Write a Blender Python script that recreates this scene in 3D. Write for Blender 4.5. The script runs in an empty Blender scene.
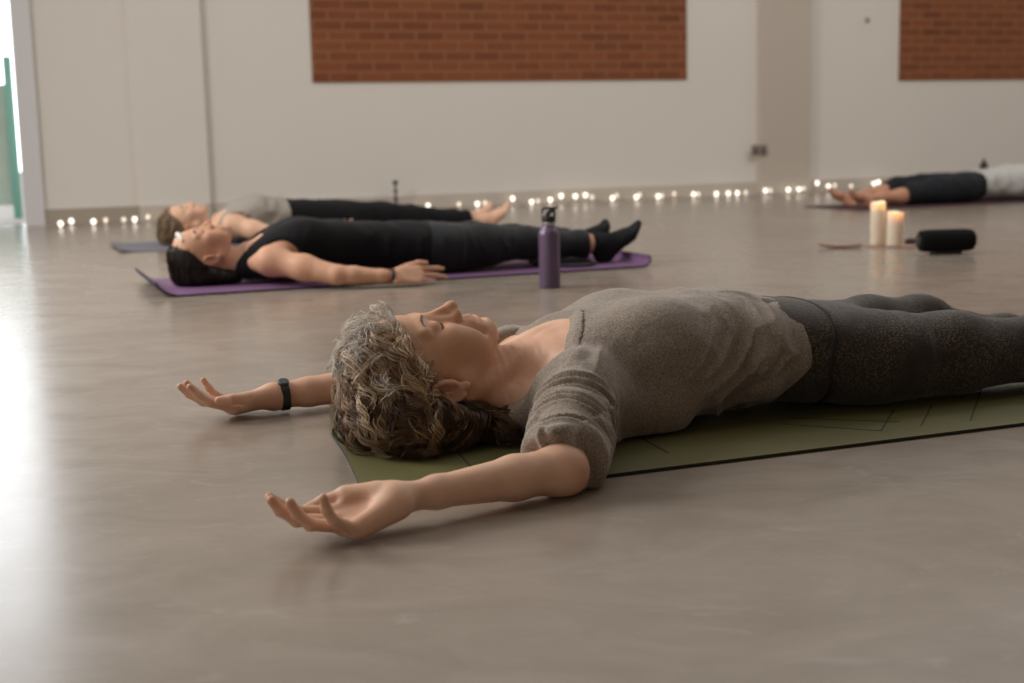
import bpy, math, random
import numpy as np
from mathutils import Vector, Matrix

sc = bpy.context.scene
C = sc.collection
R = math.radians

# ------------------------------------------------------------------ camera
CAM_H, FPX, HORIZON, ROLL = 0.53, 1350.0, 135.0, 0.023
PITCH = math.atan((341.5 - HORIZON) / FPX)
cam_d = bpy.data.cameras.new('camera')
cam = bpy.data.objects.new('camera', cam_d)
C.objects.link(cam)
cam_d.sensor_width = 36.0
cam_d.lens = FPX / 1024.0 * 36.0
cam_d.clip_start, cam_d.clip_end = 0.05, 200
_fw = Vector((0, math.cos(PITCH), -math.sin(PITCH)))
_up0 = Vector((0, math.sin(PITCH), math.cos(PITCH)))
_rt0 = Vector((1, 0, 0))
_rt = _rt0 * math.cos(ROLL) - _up0 * math.sin(ROLL)
_up = _rt0 * math.sin(ROLL) + _up0 * math.cos(ROLL)
m3 = Matrix((_rt, _up, -_fw)).transposed()
cam.matrix_world = Matrix.Translation((0, 0, CAM_H)) @ m3.to_4x4()
cam_d.dof.use_dof = True
cam_d.dof.focus_distance = 2.32
cam_d.dof.aperture_fstop = 4.0
sc.camera = cam

# ------------------------------------------------------------------ world, lights, exposure
SKY_DULL, SKY_BRIGHT = 0.70, 4.2
w = bpy.data.worlds.new('overcast_sky')
sc.world = w
w.use_nodes = True
bg = w.node_tree.nodes['Background']
bg.inputs['Color'].default_value = (1.0, 0.955, 0.905, 1)
# overcast sky: dull overhead, a bright patch added low behind the doorway to light it
_wn = w.node_tree
_tc = _wn.nodes.new('ShaderNodeTexCoord'); _dp = _wn.nodes.new('ShaderNodeVectorMath'); _dp.operation = 'DOT_PRODUCT'
_dp.inputs[1].default_value = Vector((-0.46, 0.88, 0.10)).normalized()
_mr = _wn.nodes.new('ShaderNodeMapRange'); _mr.interpolation_type = 'SMOOTHSTEP'
_mr.inputs['From Min'].default_value = 0.88; _mr.inputs['From Max'].default_value = 0.97
_mr.inputs['To Min'].default_value = SKY_DULL; _mr.inputs['To Max'].default_value = SKY_BRIGHT
_wn.links.new(_tc.outputs['Generated'], _dp.inputs[0]); _wn.links.new(_dp.outputs['Value'], _mr.inputs['Value'])
_wn.links.new(_mr.outputs['Result'], bg.inputs['Strength'])
_cm = _wn.nodes.new('ShaderNodeMix'); _cm.data_type = 'RGBA'
_c2 = _wn.nodes.new('ShaderNodeMapRange'); _c2.inputs['From Min'].default_value = 0.88; _c2.inputs['From Max'].default_value = 0.97
_wn.links.new(_dp.outputs['Value'], _c2.inputs['Value']); _wn.links.new(_c2.outputs['Result'], _cm.inputs[0])
_cm.inputs[6].default_value = (1.0, 0.955, 0.905, 1); _cm.inputs[7].default_value = (0.93, 0.97, 1.0, 1)
_wn.links.new(_cm.outputs[2], bg.inputs['Color'])

def area(name, loc, target, size, energy, color, size_y=None):
    d = bpy.data.lights.new(name, 'AREA')
    d.energy = energy; d.color = color; d.size = size
    if size_y: d.shape = 'RECTANGLE'; d.size_y = size_y
    o = bpy.data.objects.new(name, d); C.objects.link(o)
    o.location = loc
    o.rotation_euler = (Vector(target) - Vector(loc)).to_track_quat('-Z', 'Y').to_euler()
    return o

area('daylight_side_window', (-4.6, 4.1, 3.1), (0.2, 2.8, 0.1), 2.4, 250, (1.0, 0.97, 0.94), 2.0)

area('right_wall_fill', (3.4, 6.2, 4.25), (3.0, 7.6, 0.0), 2.6, 60, (1.0, 0.96, 0.93), 1.6)  # fill lamp added overhead to brighten the right part of the back wall

sc.view_settings.view_transform = 'Standard'
sc.view_settings.look = 'None'
sc.view_settings.gamma = 1.0
sc.view_settings.use_curve_mapping = False
sc.view_settings.exposure = 0.0

# ------------------------------------------------------------------ materials
def lin(r, g, b):
    f = lambda v: (v / 255 / 12.92) if v / 255 <= 0.04045 else ((v / 255 + 0.055) / 1.055) ** 2.4
    return (f(r), f(g), f(b), 1.0)

def new_mat(name):
    m = bpy.data.materials.new(name); m.use_nodes = True
    nt = m.node_tree
    return m, nt, nt.nodes['Principled BSDF']

def nd(nt, t, **kw):
    n = nt.nodes.new(t)
    for k, v in kw.items(): setattr(n, k, v)
    return n

def link(nt, a, b): nt.links.new(a, b)

def mix_rgb(nt, fac, a, b, blend='MIX'):
    n = nd(nt, 'ShaderNodeMix', data_type='RGBA', blend_type=blend)
    for s, v in (('Factor', fac), ('A', a), ('B', b)):
        i = next(x for x in n.inputs if x.name == s and (x.type == ('VALUE' if s == 'Factor' else 'RGBA')))
        if hasattr(v, 'links'): link(nt, v, i)
        else: i.default_value = v
    return next(x for x in n.outputs if x.type == 'RGBA')

def noise(nt, scale, detail=3, rough=0.5, vec=None, dist=0.0):
    n = nd(nt, 'ShaderNodeTexNoise')
    n.inputs['Scale'].default_value = scale; n.inputs['Detail'].default_value = detail
    n.inputs['Roughness'].default_value = rough; n.inputs['Distortion'].default_value = dist
    if vec is not None: link(nt, vec, n.inputs['Vector'])
    return n.outputs['Fac']

def objco(nt, scale=None, rot=None):
    tc = nd(nt, 'ShaderNodeTexCoord')
    o = tc.outputs['Object']
    if scale or rot:
        mp = nd(nt, 'ShaderNodeMapping')
        if scale: mp.inputs['Scale'].default_value = scale
        if rot: mp.inputs['Rotation'].default_value = rot
        link(nt, o, mp.inputs['Vector']); o = mp.outputs['Vector']
    return o

def ramp(nt, fac, p0, p1, c0=(0, 0, 0, 1), c1=(1, 1, 1, 1)):
    r = nd(nt, 'ShaderNodeValToRGB')
    r.color_ramp.elements[0].position = p0; r.color_ramp.elements[1].position = p1
    r.color_ramp.elements[0].color = c0; r.color_ramp.elements[1].color = c1
    link(nt, fac, r.inputs['Fac'])
    return r.outputs['Color']

def bump(nt, b, height, strength, dist=0.002):
    n = nd(nt, 'ShaderNodeBump')
    n.inputs['Strength'].default_value = strength; n.inputs['Distance'].default_value = dist
    link(nt, height, n.inputs['Height']); link(nt, n.outputs['Normal'], b.inputs['Normal'])

def plain(name, col, rough=0.6, spec=0.5, var=0.0, vscale=20, bumps=0.0, bscale=200, metal=0.0, sheen=0.0):
    m, nt, b = new_mat(name)
    b.inputs['Roughness'].default_value = rough
    b.inputs['Specular IOR Level'].default_value = spec
    b.inputs['Metallic'].default_value = metal
    if sheen: b.inputs['Sheen Weight'].default_value = sheen; b.inputs['Sheen Roughness'].default_value = 0.5
    co = objco(nt)
    n = noise(nt, vscale, 4, 0.6, co)
    c1 = tuple(c * (1 - var) for c in col[:3]) + (1,); c2 = tuple(c * (1 + var) for c in col[:3]) + (1,)
    link(nt, mix_rgb(nt, n, c1, c2), b.inputs['Base Color'])
    if bumps: bump(nt, b, noise(nt, bscale, 3, 0.6, co), bumps, 0.001)
    return m

M = {}
def make_materials():
    M['wall'] = plain('wall_paint', (0.755, 0.715, 0.655, 1), 0.75, 0.3, 0.03, 1.2, 0.15, 60)
    M['pier'] = plain('pier_paint', (0.56, 0.495, 0.42, 1), 0.75, 0.3, 0.03, 1.5, 0.15, 60)
    M['light_block'] = plain('light_block_dark', (0.29, 0.235, 0.19, 1), 0.7, 0.3, 0.08, 2)  # dark tone chosen to cut bounced light, only on unseen surfaces
    M['skirting'] = plain('skirting_paint', (0.56, 0.50, 0.43, 1), 0.6, 0.4, 0.04, 3)
    M['skirting_brown'] = plain('brown_skirting_paint', (0.40, 0.34, 0.275, 1), 0.6, 0.4, 0.04, 3)
    M['frame'] = plain('door_frame_paint', (0.70, 0.69, 0.69, 1), 0.5, 0.4, 0.02, 4)
    # floor
    m, nt, b = new_mat('vinyl_floor')
    co = objco(nt)
    big = noise(nt, 1.1, 4, 0.6, co, 0.6)
    st = objco(nt, (1.5, 2.3, 1), (0, 0, R(52)))
    sm = noise(nt, 3.0, 6, 0.65, st, 0.8)
    base = mix_rgb(nt, ramp(nt, big, 0.3, 0.7), (0.245, 0.202, 0.162, 1), (0.320, 0.270, 0.220, 1))
    base = mix_rgb(nt, 0.42, base, mix_rgb(nt, ramp(nt, sm, 0.35, 0.7), (0.215, 0.172, 0.137, 1), (0.365, 0.310, 0.258, 1)))
    # scattered paler scuffs
    sc1 = noise(nt, 5.0, 5, 0.7, objco(nt, (1.3, 2.6, 1), (0, 0, R(38))), 1.5)
    base = mix_rgb(nt, ramp(nt, sc1, 0.58, 0.74, (0, 0, 0, 1), (0.55, 0.55, 0.55, 1)), base, (0.40, 0.35, 0.31, 1))
    link(nt, base, b.inputs['Base Color'])
    rg = nd(nt, 'ShaderNodeMapRange')
    rg.inputs['To Min'].default_value = 0.17; rg.inputs['To Max'].default_value = 0.30
    link(nt, sm, rg.inputs['Value']); link(nt, rg.outputs['Result'], b.inputs['Roughness'])
    b.inputs['Specular IOR Level'].default_value = 0.55
    bump(nt, b, noise(nt, 7, 4, 0.6, co), 0.05, 0.004)
    M['floor'] = m
    # brick
    m, nt, b = new_mat('facing_brick')
    tc = nd(nt, 'ShaderNodeTexCoord'); sep = nd(nt, 'ShaderNodeSeparateXYZ'); cmb = nd(nt, 'ShaderNodeCombineXYZ')
    link(nt, tc.outputs['Object'], sep.inputs[0]); link(nt, sep.outputs['X'], cmb.inputs['X']); link(nt, sep.outputs['Z'], cmb.inputs['Y'])
    br = nd(nt, 'ShaderNodeTexBrick')
    br.offset = 0.5
    br.inputs['Scale'].default_value = 1.0
    br.inputs['Brick Width'].default_value = 0.2175; br.inputs['Row Height'].default_value = 0.0725
    br.inputs['Mortar Size'].default_value = 0.009; br.inputs['Mortar Smooth'].default_value = 0.2
    br.inputs['Bias'].default_value = -0.1
    br.inputs['Color1'].default_value = (0.235, 0.070, 0.022, 1)
    br.inputs['Color2'].default_value = (0.150, 0.041, 0.014, 1)
    br.inputs['Mortar'].default_value = (0.27, 0.125, 0.058, 1)
    link(nt, cmb.outputs[0], br.inputs['Vector'])
    v = noise(nt, 3.5, 4, 0.6, cmb.outputs[0])
    col = mix_rgb(nt, ramp(nt, v, 0.35, 0.7, (0, 0, 0, 1), (0.5, 0.5, 0.5, 1)), br.outputs['Color'], (0.27, 0.085, 0.035, 1))
    link(nt, col, b.inputs['Base Color'])
    b.inputs['Roughness'].default_value = 0.9
    bump(nt, b, br.outputs['Fac'], -0.4, 0.006)
    M['brick'] = m
    # skin materials use the per-vertex complexion
    def skin(name):
        m, nt, b = new_mat(name)
        at = nd(nt, 'ShaderNodeAttribute', attribute_name='complexion')
        co = objco(nt)
        v = noise(nt, 60, 4, 0.6, co)
        col = mix_rgb(nt, 0.22, at.outputs['Color'], mix_rgb(nt, v, (0.40, 0.19, 0.105, 1), (0.74, 0.46, 0.31, 1)))
        link(nt, col, b.inputs['Base Color'])
        b.inputs['Roughness'].default_value = 0.52
        b.inputs['Specular IOR Level'].default_value = 0.35
        b.inputs['Subsurface Weight'].default_value = 0.12
        b.inputs['Subsurface Radius'].default_value = (0.012, 0.005, 0.003)
        b.inputs['Subsurface Scale'].default_value = 0.6
        bump(nt, b, noise(nt, 260, 3, 0.6, co), 0.12, 0.0012)
        return m
    M['skin'] = skin('skin')
    def hairm(name):
        m, nt, b = new_mat(name)
        at = nd(nt, 'ShaderNodeAttribute', attribute_name='strand_colour')
        link(nt, at.outputs['Color'], b.inputs['Base Color'])
        b.inputs['Roughness'].default_value = 0.45; b.inputs['Specular IOR Level'].default_value = 0.35
        return m
    M['hair'] = hairm('hair')
    # marled grey jersey
    m, nt, b = new_mat('grey_marl_jersey')
    co = objco(nt)
    fine = noise(nt, 330, 3, 0.75, co)
    mid = noise(nt, 60, 3, 0.6, objco(nt, (1, 1, 2.0)))
    col = mix_rgb(nt, ramp(nt, fine, 0.35, 0.68), (0.140, 0.109, 0.083, 1), (0.440, 0.362, 0.292, 1))
    col = mix_rgb(nt, mix_rgb(nt, mid, (0, 0, 0, 1), (0.35, 0.35, 0.35, 1)), col, (0.18, 0.148, 0.118, 1))
    link(nt, col, b.inputs['Base Color'])
    b.inputs['Roughness'].default_value = 0.85; b.inputs['Specular IOR Level'].default_value = 0.2
    b.inputs['Sheen Weight'].default_value = 0.25
    bump(nt, b, fine, 0.35, 0.0012)
    M['jersey'] = m
    # snake-dotted leggings
    m, nt, b = new_mat('dotted_leggings')
    co = objco(nt)
    vo = nd(nt, 'ShaderNodeTexVoronoi'); vo.inputs['Scale'].default_value = 215; vo.inputs['Randomness'].default_value = 0.75
    link(nt, co, vo.inputs['Vector'])
    dots = ramp(nt, vo.outputs['Distance'], 0.30, 0.50, (1, 1, 1, 1), (0, 0, 0, 1))
    msk = ramp(nt, noise(nt, 7, 3, 0.6, co, 0.5), 0.36, 0.62)
    f = mix_rgb(nt, 1.0, dots, msk, 'MULTIPLY')
    col = mix_rgb(nt, f, (0.034, 0.024, 0.0165, 1), (0.150, 0.118, 0.090, 1))
    link(nt, col, b.inputs['Base Color'])
    b.inputs['Roughness'].default_value = 0.75; b.inputs['Specular IOR Level'].default_value = 0.25
    b.inputs['Sheen Weight'].default_value = 0.12
    bump(nt, b, dots, 0.3, 0.001)
    M['dotted'] = m
    M['seam'] = plain('dark_seam', (0.012, 0.011, 0.010, 1), 0.8)
    M['black_cloth'] = plain('black_cloth', (0.0065, 0.0065, 0.0072, 1), 0.85, 0.15, 0.25, 25, 0.2, 120, sheen=0.04)
    M['charcoal_cloth'] = plain('charcoal_cloth', (0.0095, 0.010, 0.012, 1), 0.65, 0.25, 0.2, 20, 0.2, 120, sheen=0.08)
    M['navy_cloth'] = plain('navy_cloth', (0.011, 0.013, 0.017, 1), 0.8, 0.2, 0.3, 14, 0.2, 120, sheen=0.05)
    M['grey_cloth'] = plain('pale_grey_cloth', (0.33, 0.30, 0.26, 1), 0.85, 0.2, 0.08, 16, 0.2, 100)
    M['white_cloth'] = plain('white_cloth', (0.50, 0.49, 0.47, 1), 0.85, 0.2, 0.08, 16, 0.2, 100)
    M['sock'] = plain('black_sock', (0.012, 0.012, 0.013, 1), 0.9, 0.2, 0.2, 40)
    M['white'] = plain('highlight_white', (0.75, 0.73, 0.70, 1), 0.6)
    M['strap'] = plain('black_rubber', (0.012, 0.012, 0.013, 1), 0.45)
    M['watchglass'] = plain('watch_glass', (0.02, 0.022, 0.025, 1), 0.12, 0.6)
    M['steel'] = plain('steel', (0.55, 0.53, 0.5, 1), 0.3, 0.5, metal=1.0)
    M['red'] = plain('red_cord', (0.40, 0.045, 0.03, 1), 0.6)
    # olive mat
    m, nt, b = new_mat('olive_mat_foam')
    co = objco(nt)
    n1 = noise(nt, 5, 4, 0.6, co)
    link(nt, mix_rgb(nt, n1, (0.092, 0.083, 0.024, 1), (0.124, 0.112, 0.036, 1)), b.inputs['Base Color'])
    b.inputs['Roughness'].default_value = 0.62; b.inputs['Specular IOR Level'].default_value = 0.35
    bump(nt, b, noise(nt, 400, 2, 0.5, co), 0.2, 0.001)
    M['olive'] = m
    M['mat_edge'] = plain('dark_mat_edge', (0.017, 0.018, 0.008, 1), 0.8)
    M['mat_line'] = plain('mat_line_print', (0.030, 0.026, 0.014, 1), 0.8)
    M['purple'] = plain('purple_mat_foam', (0.165, 0.082, 0.175, 1), 0.55, 0.5, 0.06, 8)
    M['purple_dark'] = plain('purple_mat_underside', (0.028, 0.014, 0.038, 1), 0.8)
    M['slate'] = plain('slate_mat_foam', (0.17, 0.165, 0.19, 1), 0.7, 0.3, 0.06, 8)
    M['maroon'] = plain('maroon_mat_foam', (0.070, 0.032, 0.040, 1), 0.7, 0.3, 0.06, 8)
    M['towel'] = plain('dark_towel', (0.022, 0.016, 0.022, 1), 0.9, 0.2, 0.2, 30, 0.3, 80)
    m, nt, b = new_mat('purple_bottle_coat')
    b.inputs['Base Color'].default_value = (0.125, 0.080, 0.142, 1)
    b.inputs['Roughness'].default_value = 0.32; b.inputs['Metallic'].default_value = 0.25
    bump(nt, b, noise(nt, 900, 2, 0.5, objco(nt)), 0.08, 0.0005)
    M['bottle'] = m
    M['black_plastic'] = plain('black_plastic', (0.010, 0.010, 0.010, 1), 0.4)
    M['speaker_mesh'] = plain('speaker_fabric', (0.006, 0.0065, 0.0065, 1), 0.9, 0.15, 0.3, 300, 0.4, 500)
    M['tan_wood'] = plain('tan_wood', (0.42, 0.27, 0.18, 1), 0.6, 0.4, 0.15, 30)
    M['brown_stone'] = plain('brown_stone', (0.07, 0.045, 0.032, 1), 0.6, 0.4, 0.2, 60)
    M['pink_plate'] = plain('pink_tray', (0.50, 0.30, 0.23, 1), 0.5, 0.4, 0.08, 20)
    M['dark_metal'] = plain('dark_metal', (0.07, 0.06, 0.052, 1), 0.5, 0.5)
    M['socket_metal'] = plain('socket_metal', (0.30, 0.25, 0.21, 1), 0.45, 0.5)
    M['socket_hole'] = plain('socket_hole', (0.11, 0.092, 0.078, 1), 0.7)
    m, nt, b = new_mat('candle_wax')
    b.inputs['Base Color'].default_value = (0.74, 0.66, 0.53, 1)
    b.inputs['Roughness'].default_value = 0.5
    b.inputs['Subsurface Weight'].default_value = 0.8
    b.inputs['Subsurface Radius'].default_value = (0.05, 0.022, 0.010)
    b.inputs['Subsurface Scale'].default_value = 1.0
    M['wax'] = m
    M['wick'] = plain('wick', (0.02, 0.016, 0.012, 1), 0.9)
    def emit(name, col, s):
        m, nt, b = new_mat(name)
        b.inputs['Base Color'].default_value = (0, 0, 0, 1)
        b.inputs['Emission Color'].default_value = col; b.inputs['Emission Strength'].default_value = s
        return m
    M['flame'] = emit('flame', (1.0, 0.62, 0.32, 1), 6)
    M['bulb'] = emit('warm_bulb', (1.0, 0.88, 0.74, 1), 2.9)
    M['bulb_dim'] = emit('warm_bulb_dim', (1.0, 0.82, 0.64, 1), 1.5)
    M['cord'] = plain('clear_cord', (0.35, 0.31, 0.27, 1), 0.5)
    M['green_paint'] = plain('green_metal_paint', (0.26, 0.58, 0.50, 1), 0.5)
    M['green_mesh'] = plain('pale_green_panel', (0.55, 0.65, 0.58, 1), 0.7, 0.3, 0.1, 6)
    M['paving'] = plain('pale_paving', (0.72, 0.71, 0.70, 1), 0.8, 0.3, 0.06, 5)
make_materials()

# ------------------------------------------------------------------ mesh helpers
class MB:
    def __init__(s): s.v, s.f = [], []
    def add(s, v, f):
        o = len(s.v); s.v += [tuple(p) for p in v]; s.f += [tuple(i + o for i in q) for q in f]; return s
    def box(s, x0, x1, y0, y1, z0, z1):
        return s.add([(x0, y0, z0), (x1, y0, z0), (x1, y1, z0), (x0, y1, z0), (x0, y0, z1), (x1, y0, z1), (x1, y1, z1), (x0, y1, z1)],
                     [(0, 3, 2, 1), (4, 5, 6, 7), (0, 1, 5, 4), (1, 2, 6, 5), (2, 3, 7, 6), (3, 0, 4, 7)])
    def lathe(s, prof, n=32, c=(0, 0, 0)):
        v, f = [], []
        for r, z in prof:
            for i in range(n):
                a = 2 * math.pi * i / n; v.append((c[0] + r * math.cos(a), c[1] + r * math.sin(a), c[2] + z))
        for k in range(len(prof) - 1):
            for i in range(n):
                j = (i + 1) % n; f.append((k * n + i, k * n + j, (k + 1) * n + j, (k + 1) * n + i))
        f.append(tuple(reversed(range(n)))); f.append(tuple((len(prof) - 1) * n + i for i in range(n)))
        return s.add(v, f)
    def tube(s, pts, r, n=8, closed=False):
        pts = [Vector(p) for p in pts]; m = len(pts); v, f = [], []
        rr = r if hasattr(r, '__len__') else [r] * m
        for i, p in enumerate(pts):
            a = pts[(i - 1) % m] if (closed or i > 0) else p
            b = pts[(i + 1) % m] if (closed or i < m - 1) else p
            t = (b - a).normalized()
            u = t.cross(Vector((0, 0, 1)))
            if u.length < 1e-3: u = t.cross(Vector((0, 1, 0)))
            u.normalize(); q = u.cross(t)
            for k in range(n):
                an = 2 * math.pi * k / n; v.append(p + u * rr[i] * math.cos(an) + q * rr[i] * math.sin(an))
        for i in range(m if closed else m - 1):
            j = (i + 1) % m
            for k in range(n):
                l = (k + 1) % n; f.append((i * n + k, i * n + l, j * n + l, j * n + k))
        if not closed: f.append(tuple(reversed(range(n)))); f.append(tuple((m - 1) * n + k for k in range(n)))
        return s.add(v, f)
    def build(s, name, mat, parent=None, smooth=False, loc=None, rz=0.0, bevel=0.0):
        me = bpy.data.meshes.new(name); me.from_pydata(s.v, [], s.f); me.update()
        if smooth: me.polygons.foreach_set('use_smooth', [True] * len(me.polygons))
        o = bpy.data.objects.new(name, me); C.objects.link(o); me.materials.append(mat)
        if parent: o.parent = parent
        if loc is not None: o.location = loc
        o.rotation_euler.z = rz
        if bevel:
            b = o.modifiers.new('bevel', 'BEVEL'); b.width = bevel; b.segments = 3; b.limit_method = 'ANGLE'
        return o

def tag(o, label=None, cat=None, group=None, kind=None):
    if label: o['label'] = label
    if cat: o['category'] = cat
    if group: o['group'] = group
    if kind: o['kind'] = kind
    return o

def empty(name, loc, rz=0.0):
    o = bpy.data.objects.new(name, None); C.objects.link(o); o.location = loc; o.rotation_euler.z = rz
    o.empty_display_size = 0.05
    return o

# ------------------------------------------------------------------ the room (wall frame: u along the back wall, v into it)
WA = R(20.82)
WO = Vector((-0.5523, 10.1223, 0))
WU = Vector((math.cos(WA), math.sin(WA), 0)); WV = Vector((-math.sin(WA), math.cos(WA), 0))
def wp(u, v, z=0.0): return WO + WU * u + WV * v + Vector((0, 0, z))
def wbox(name, mat, u0, u1, v0, v1, z0, z1, **k):
    o = MB().box(u0, u1, v0, v1, z0, z1).build(name, mat, loc=WO, rz=WA, **k)
    return tag(o, kind='structure')

WALL_H = 4.3
UD1, UD0 = -2.80, -4.70            # door opening
wbox('wall_back', M['wall'], UD1, 9.0, 0, 0.30, 0, WALL_H)
wbox('wall_back_left', M['wall'], -8.0, UD0, 0, 0.30, 0, WALL_H)
wbox('trim_lintel', M['wall'], UD0, UD1, 0, 0.30, 3.3, WALL_H)
wbox('door_1_frame', M['frame'], UD1 - 0.080, UD1 + 0.04, -0.03, 0.28, 0, 3.3)
wbox('trim_1', M['wall'], -2.14, -1.66, -0.05, 0.0, 0, WALL_H)          # shallow pilaster
wbox('trim_2', M['pier'], 2.76, 3.23, -0.06, 0.0, 0, WALL_H)            # beige pier
wbox('wall_right', M['wall'], 9.0, 9.3, -13.1, 0.3, 0, WALL_H)
wbox('wall_front_blocker', M['light_block'], -8.0, 9.3, -13.4, -13.1, 0, WALL_H)  # unseen, added behind the camera so camera-facing sides stay dark
wbox('ceiling_blocker', M['light_block'], -8.0, 9.3, -13.4, -8.2, WALL_H, WALL_H + 0.2)  # unseen, added over the front only, so light falls from behind
wbox('baseboard_back', M['skirting_brown'], UD1 + 0.04, -2.14, -0.018, 0, 0, 0.105)
wbox('baseboard_pilaster', M['skirting'], -2.14, -1.66, -0.066, -0.05, 0, 0.105)
wbox('baseboard_middle', M['skirting'], -1.66, 2.76, -0.018, 0, 0, 0.105)
wbox('baseboard_pier', M['skirting'], 2.76, 3.23, -0.076, -0.06, 0, 0.105)
wbox('baseboard_right', M['skirting'], 3.23, 9.0, -0.018, 0, 0, 0.105)
def brick_panel(name, u0, u1, dz=0.0):
    o = MB().box(u0, u1, -0.012, 0.02, 0, 1.74).build(name, M['brick'], loc=wp(0, 0, 0.932 + dz), rz=WA)
    return tag(o, kind='structure')
brick_panel('wall_brick_panel', -0.885, 2.115)
brick_panel('wall_brick_panel.001', 4.135, 7.135, -0.022)

# floor follows the wall line
fl = MB()
a, b_, c_, d_ = wp(-8, 0.3), wp(9.3, 0.3), wp(9.3, -16), wp(-8, -16)
fl.add([a, b_, c_, d_] + [p - Vector((0, 0, 0.1)) for p in (a, b_, c_, d_)],
       [(3, 2, 1, 0), (4, 5, 6, 7), (0, 1, 5, 4), (1, 2, 6, 5), (2, 3, 7, 6), (3, 0, 4, 7)])
tag(fl.build('floor', M['floor']), kind='structure')
gr = MB().box(-14, 9.3, 0.3, 22, -0.12, -0.02).build('ground', M['paving'], loc=WO, rz=WA); tag(gr, kind='structure')

# green fence outside the door
fr = empty('fence', wp(-2.90, 1.5, -0.02), WA)
tag(fr, 'pale green panel fence with green post outside the open doorway', 'fence')
MB().box(-4.6, -0.03, 0.03, 0.05, 0.10, 1.02).build('fence_panel', M['green_mesh'], fr)
for px_ in (0.0, -1.5, -3.0):
    MB().tube([(px_, 0, 0.0), (px_, 0, 1.23)], 0.032, 12).build('fence_post', M['green_paint'], fr, smooth=True)

# ------------------------------------------------------------------ implicit-surface toolkit
BIG = 9.0
def nrm(v): v = np.asarray(v, float); return v / np.linalg.norm(v)

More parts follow.
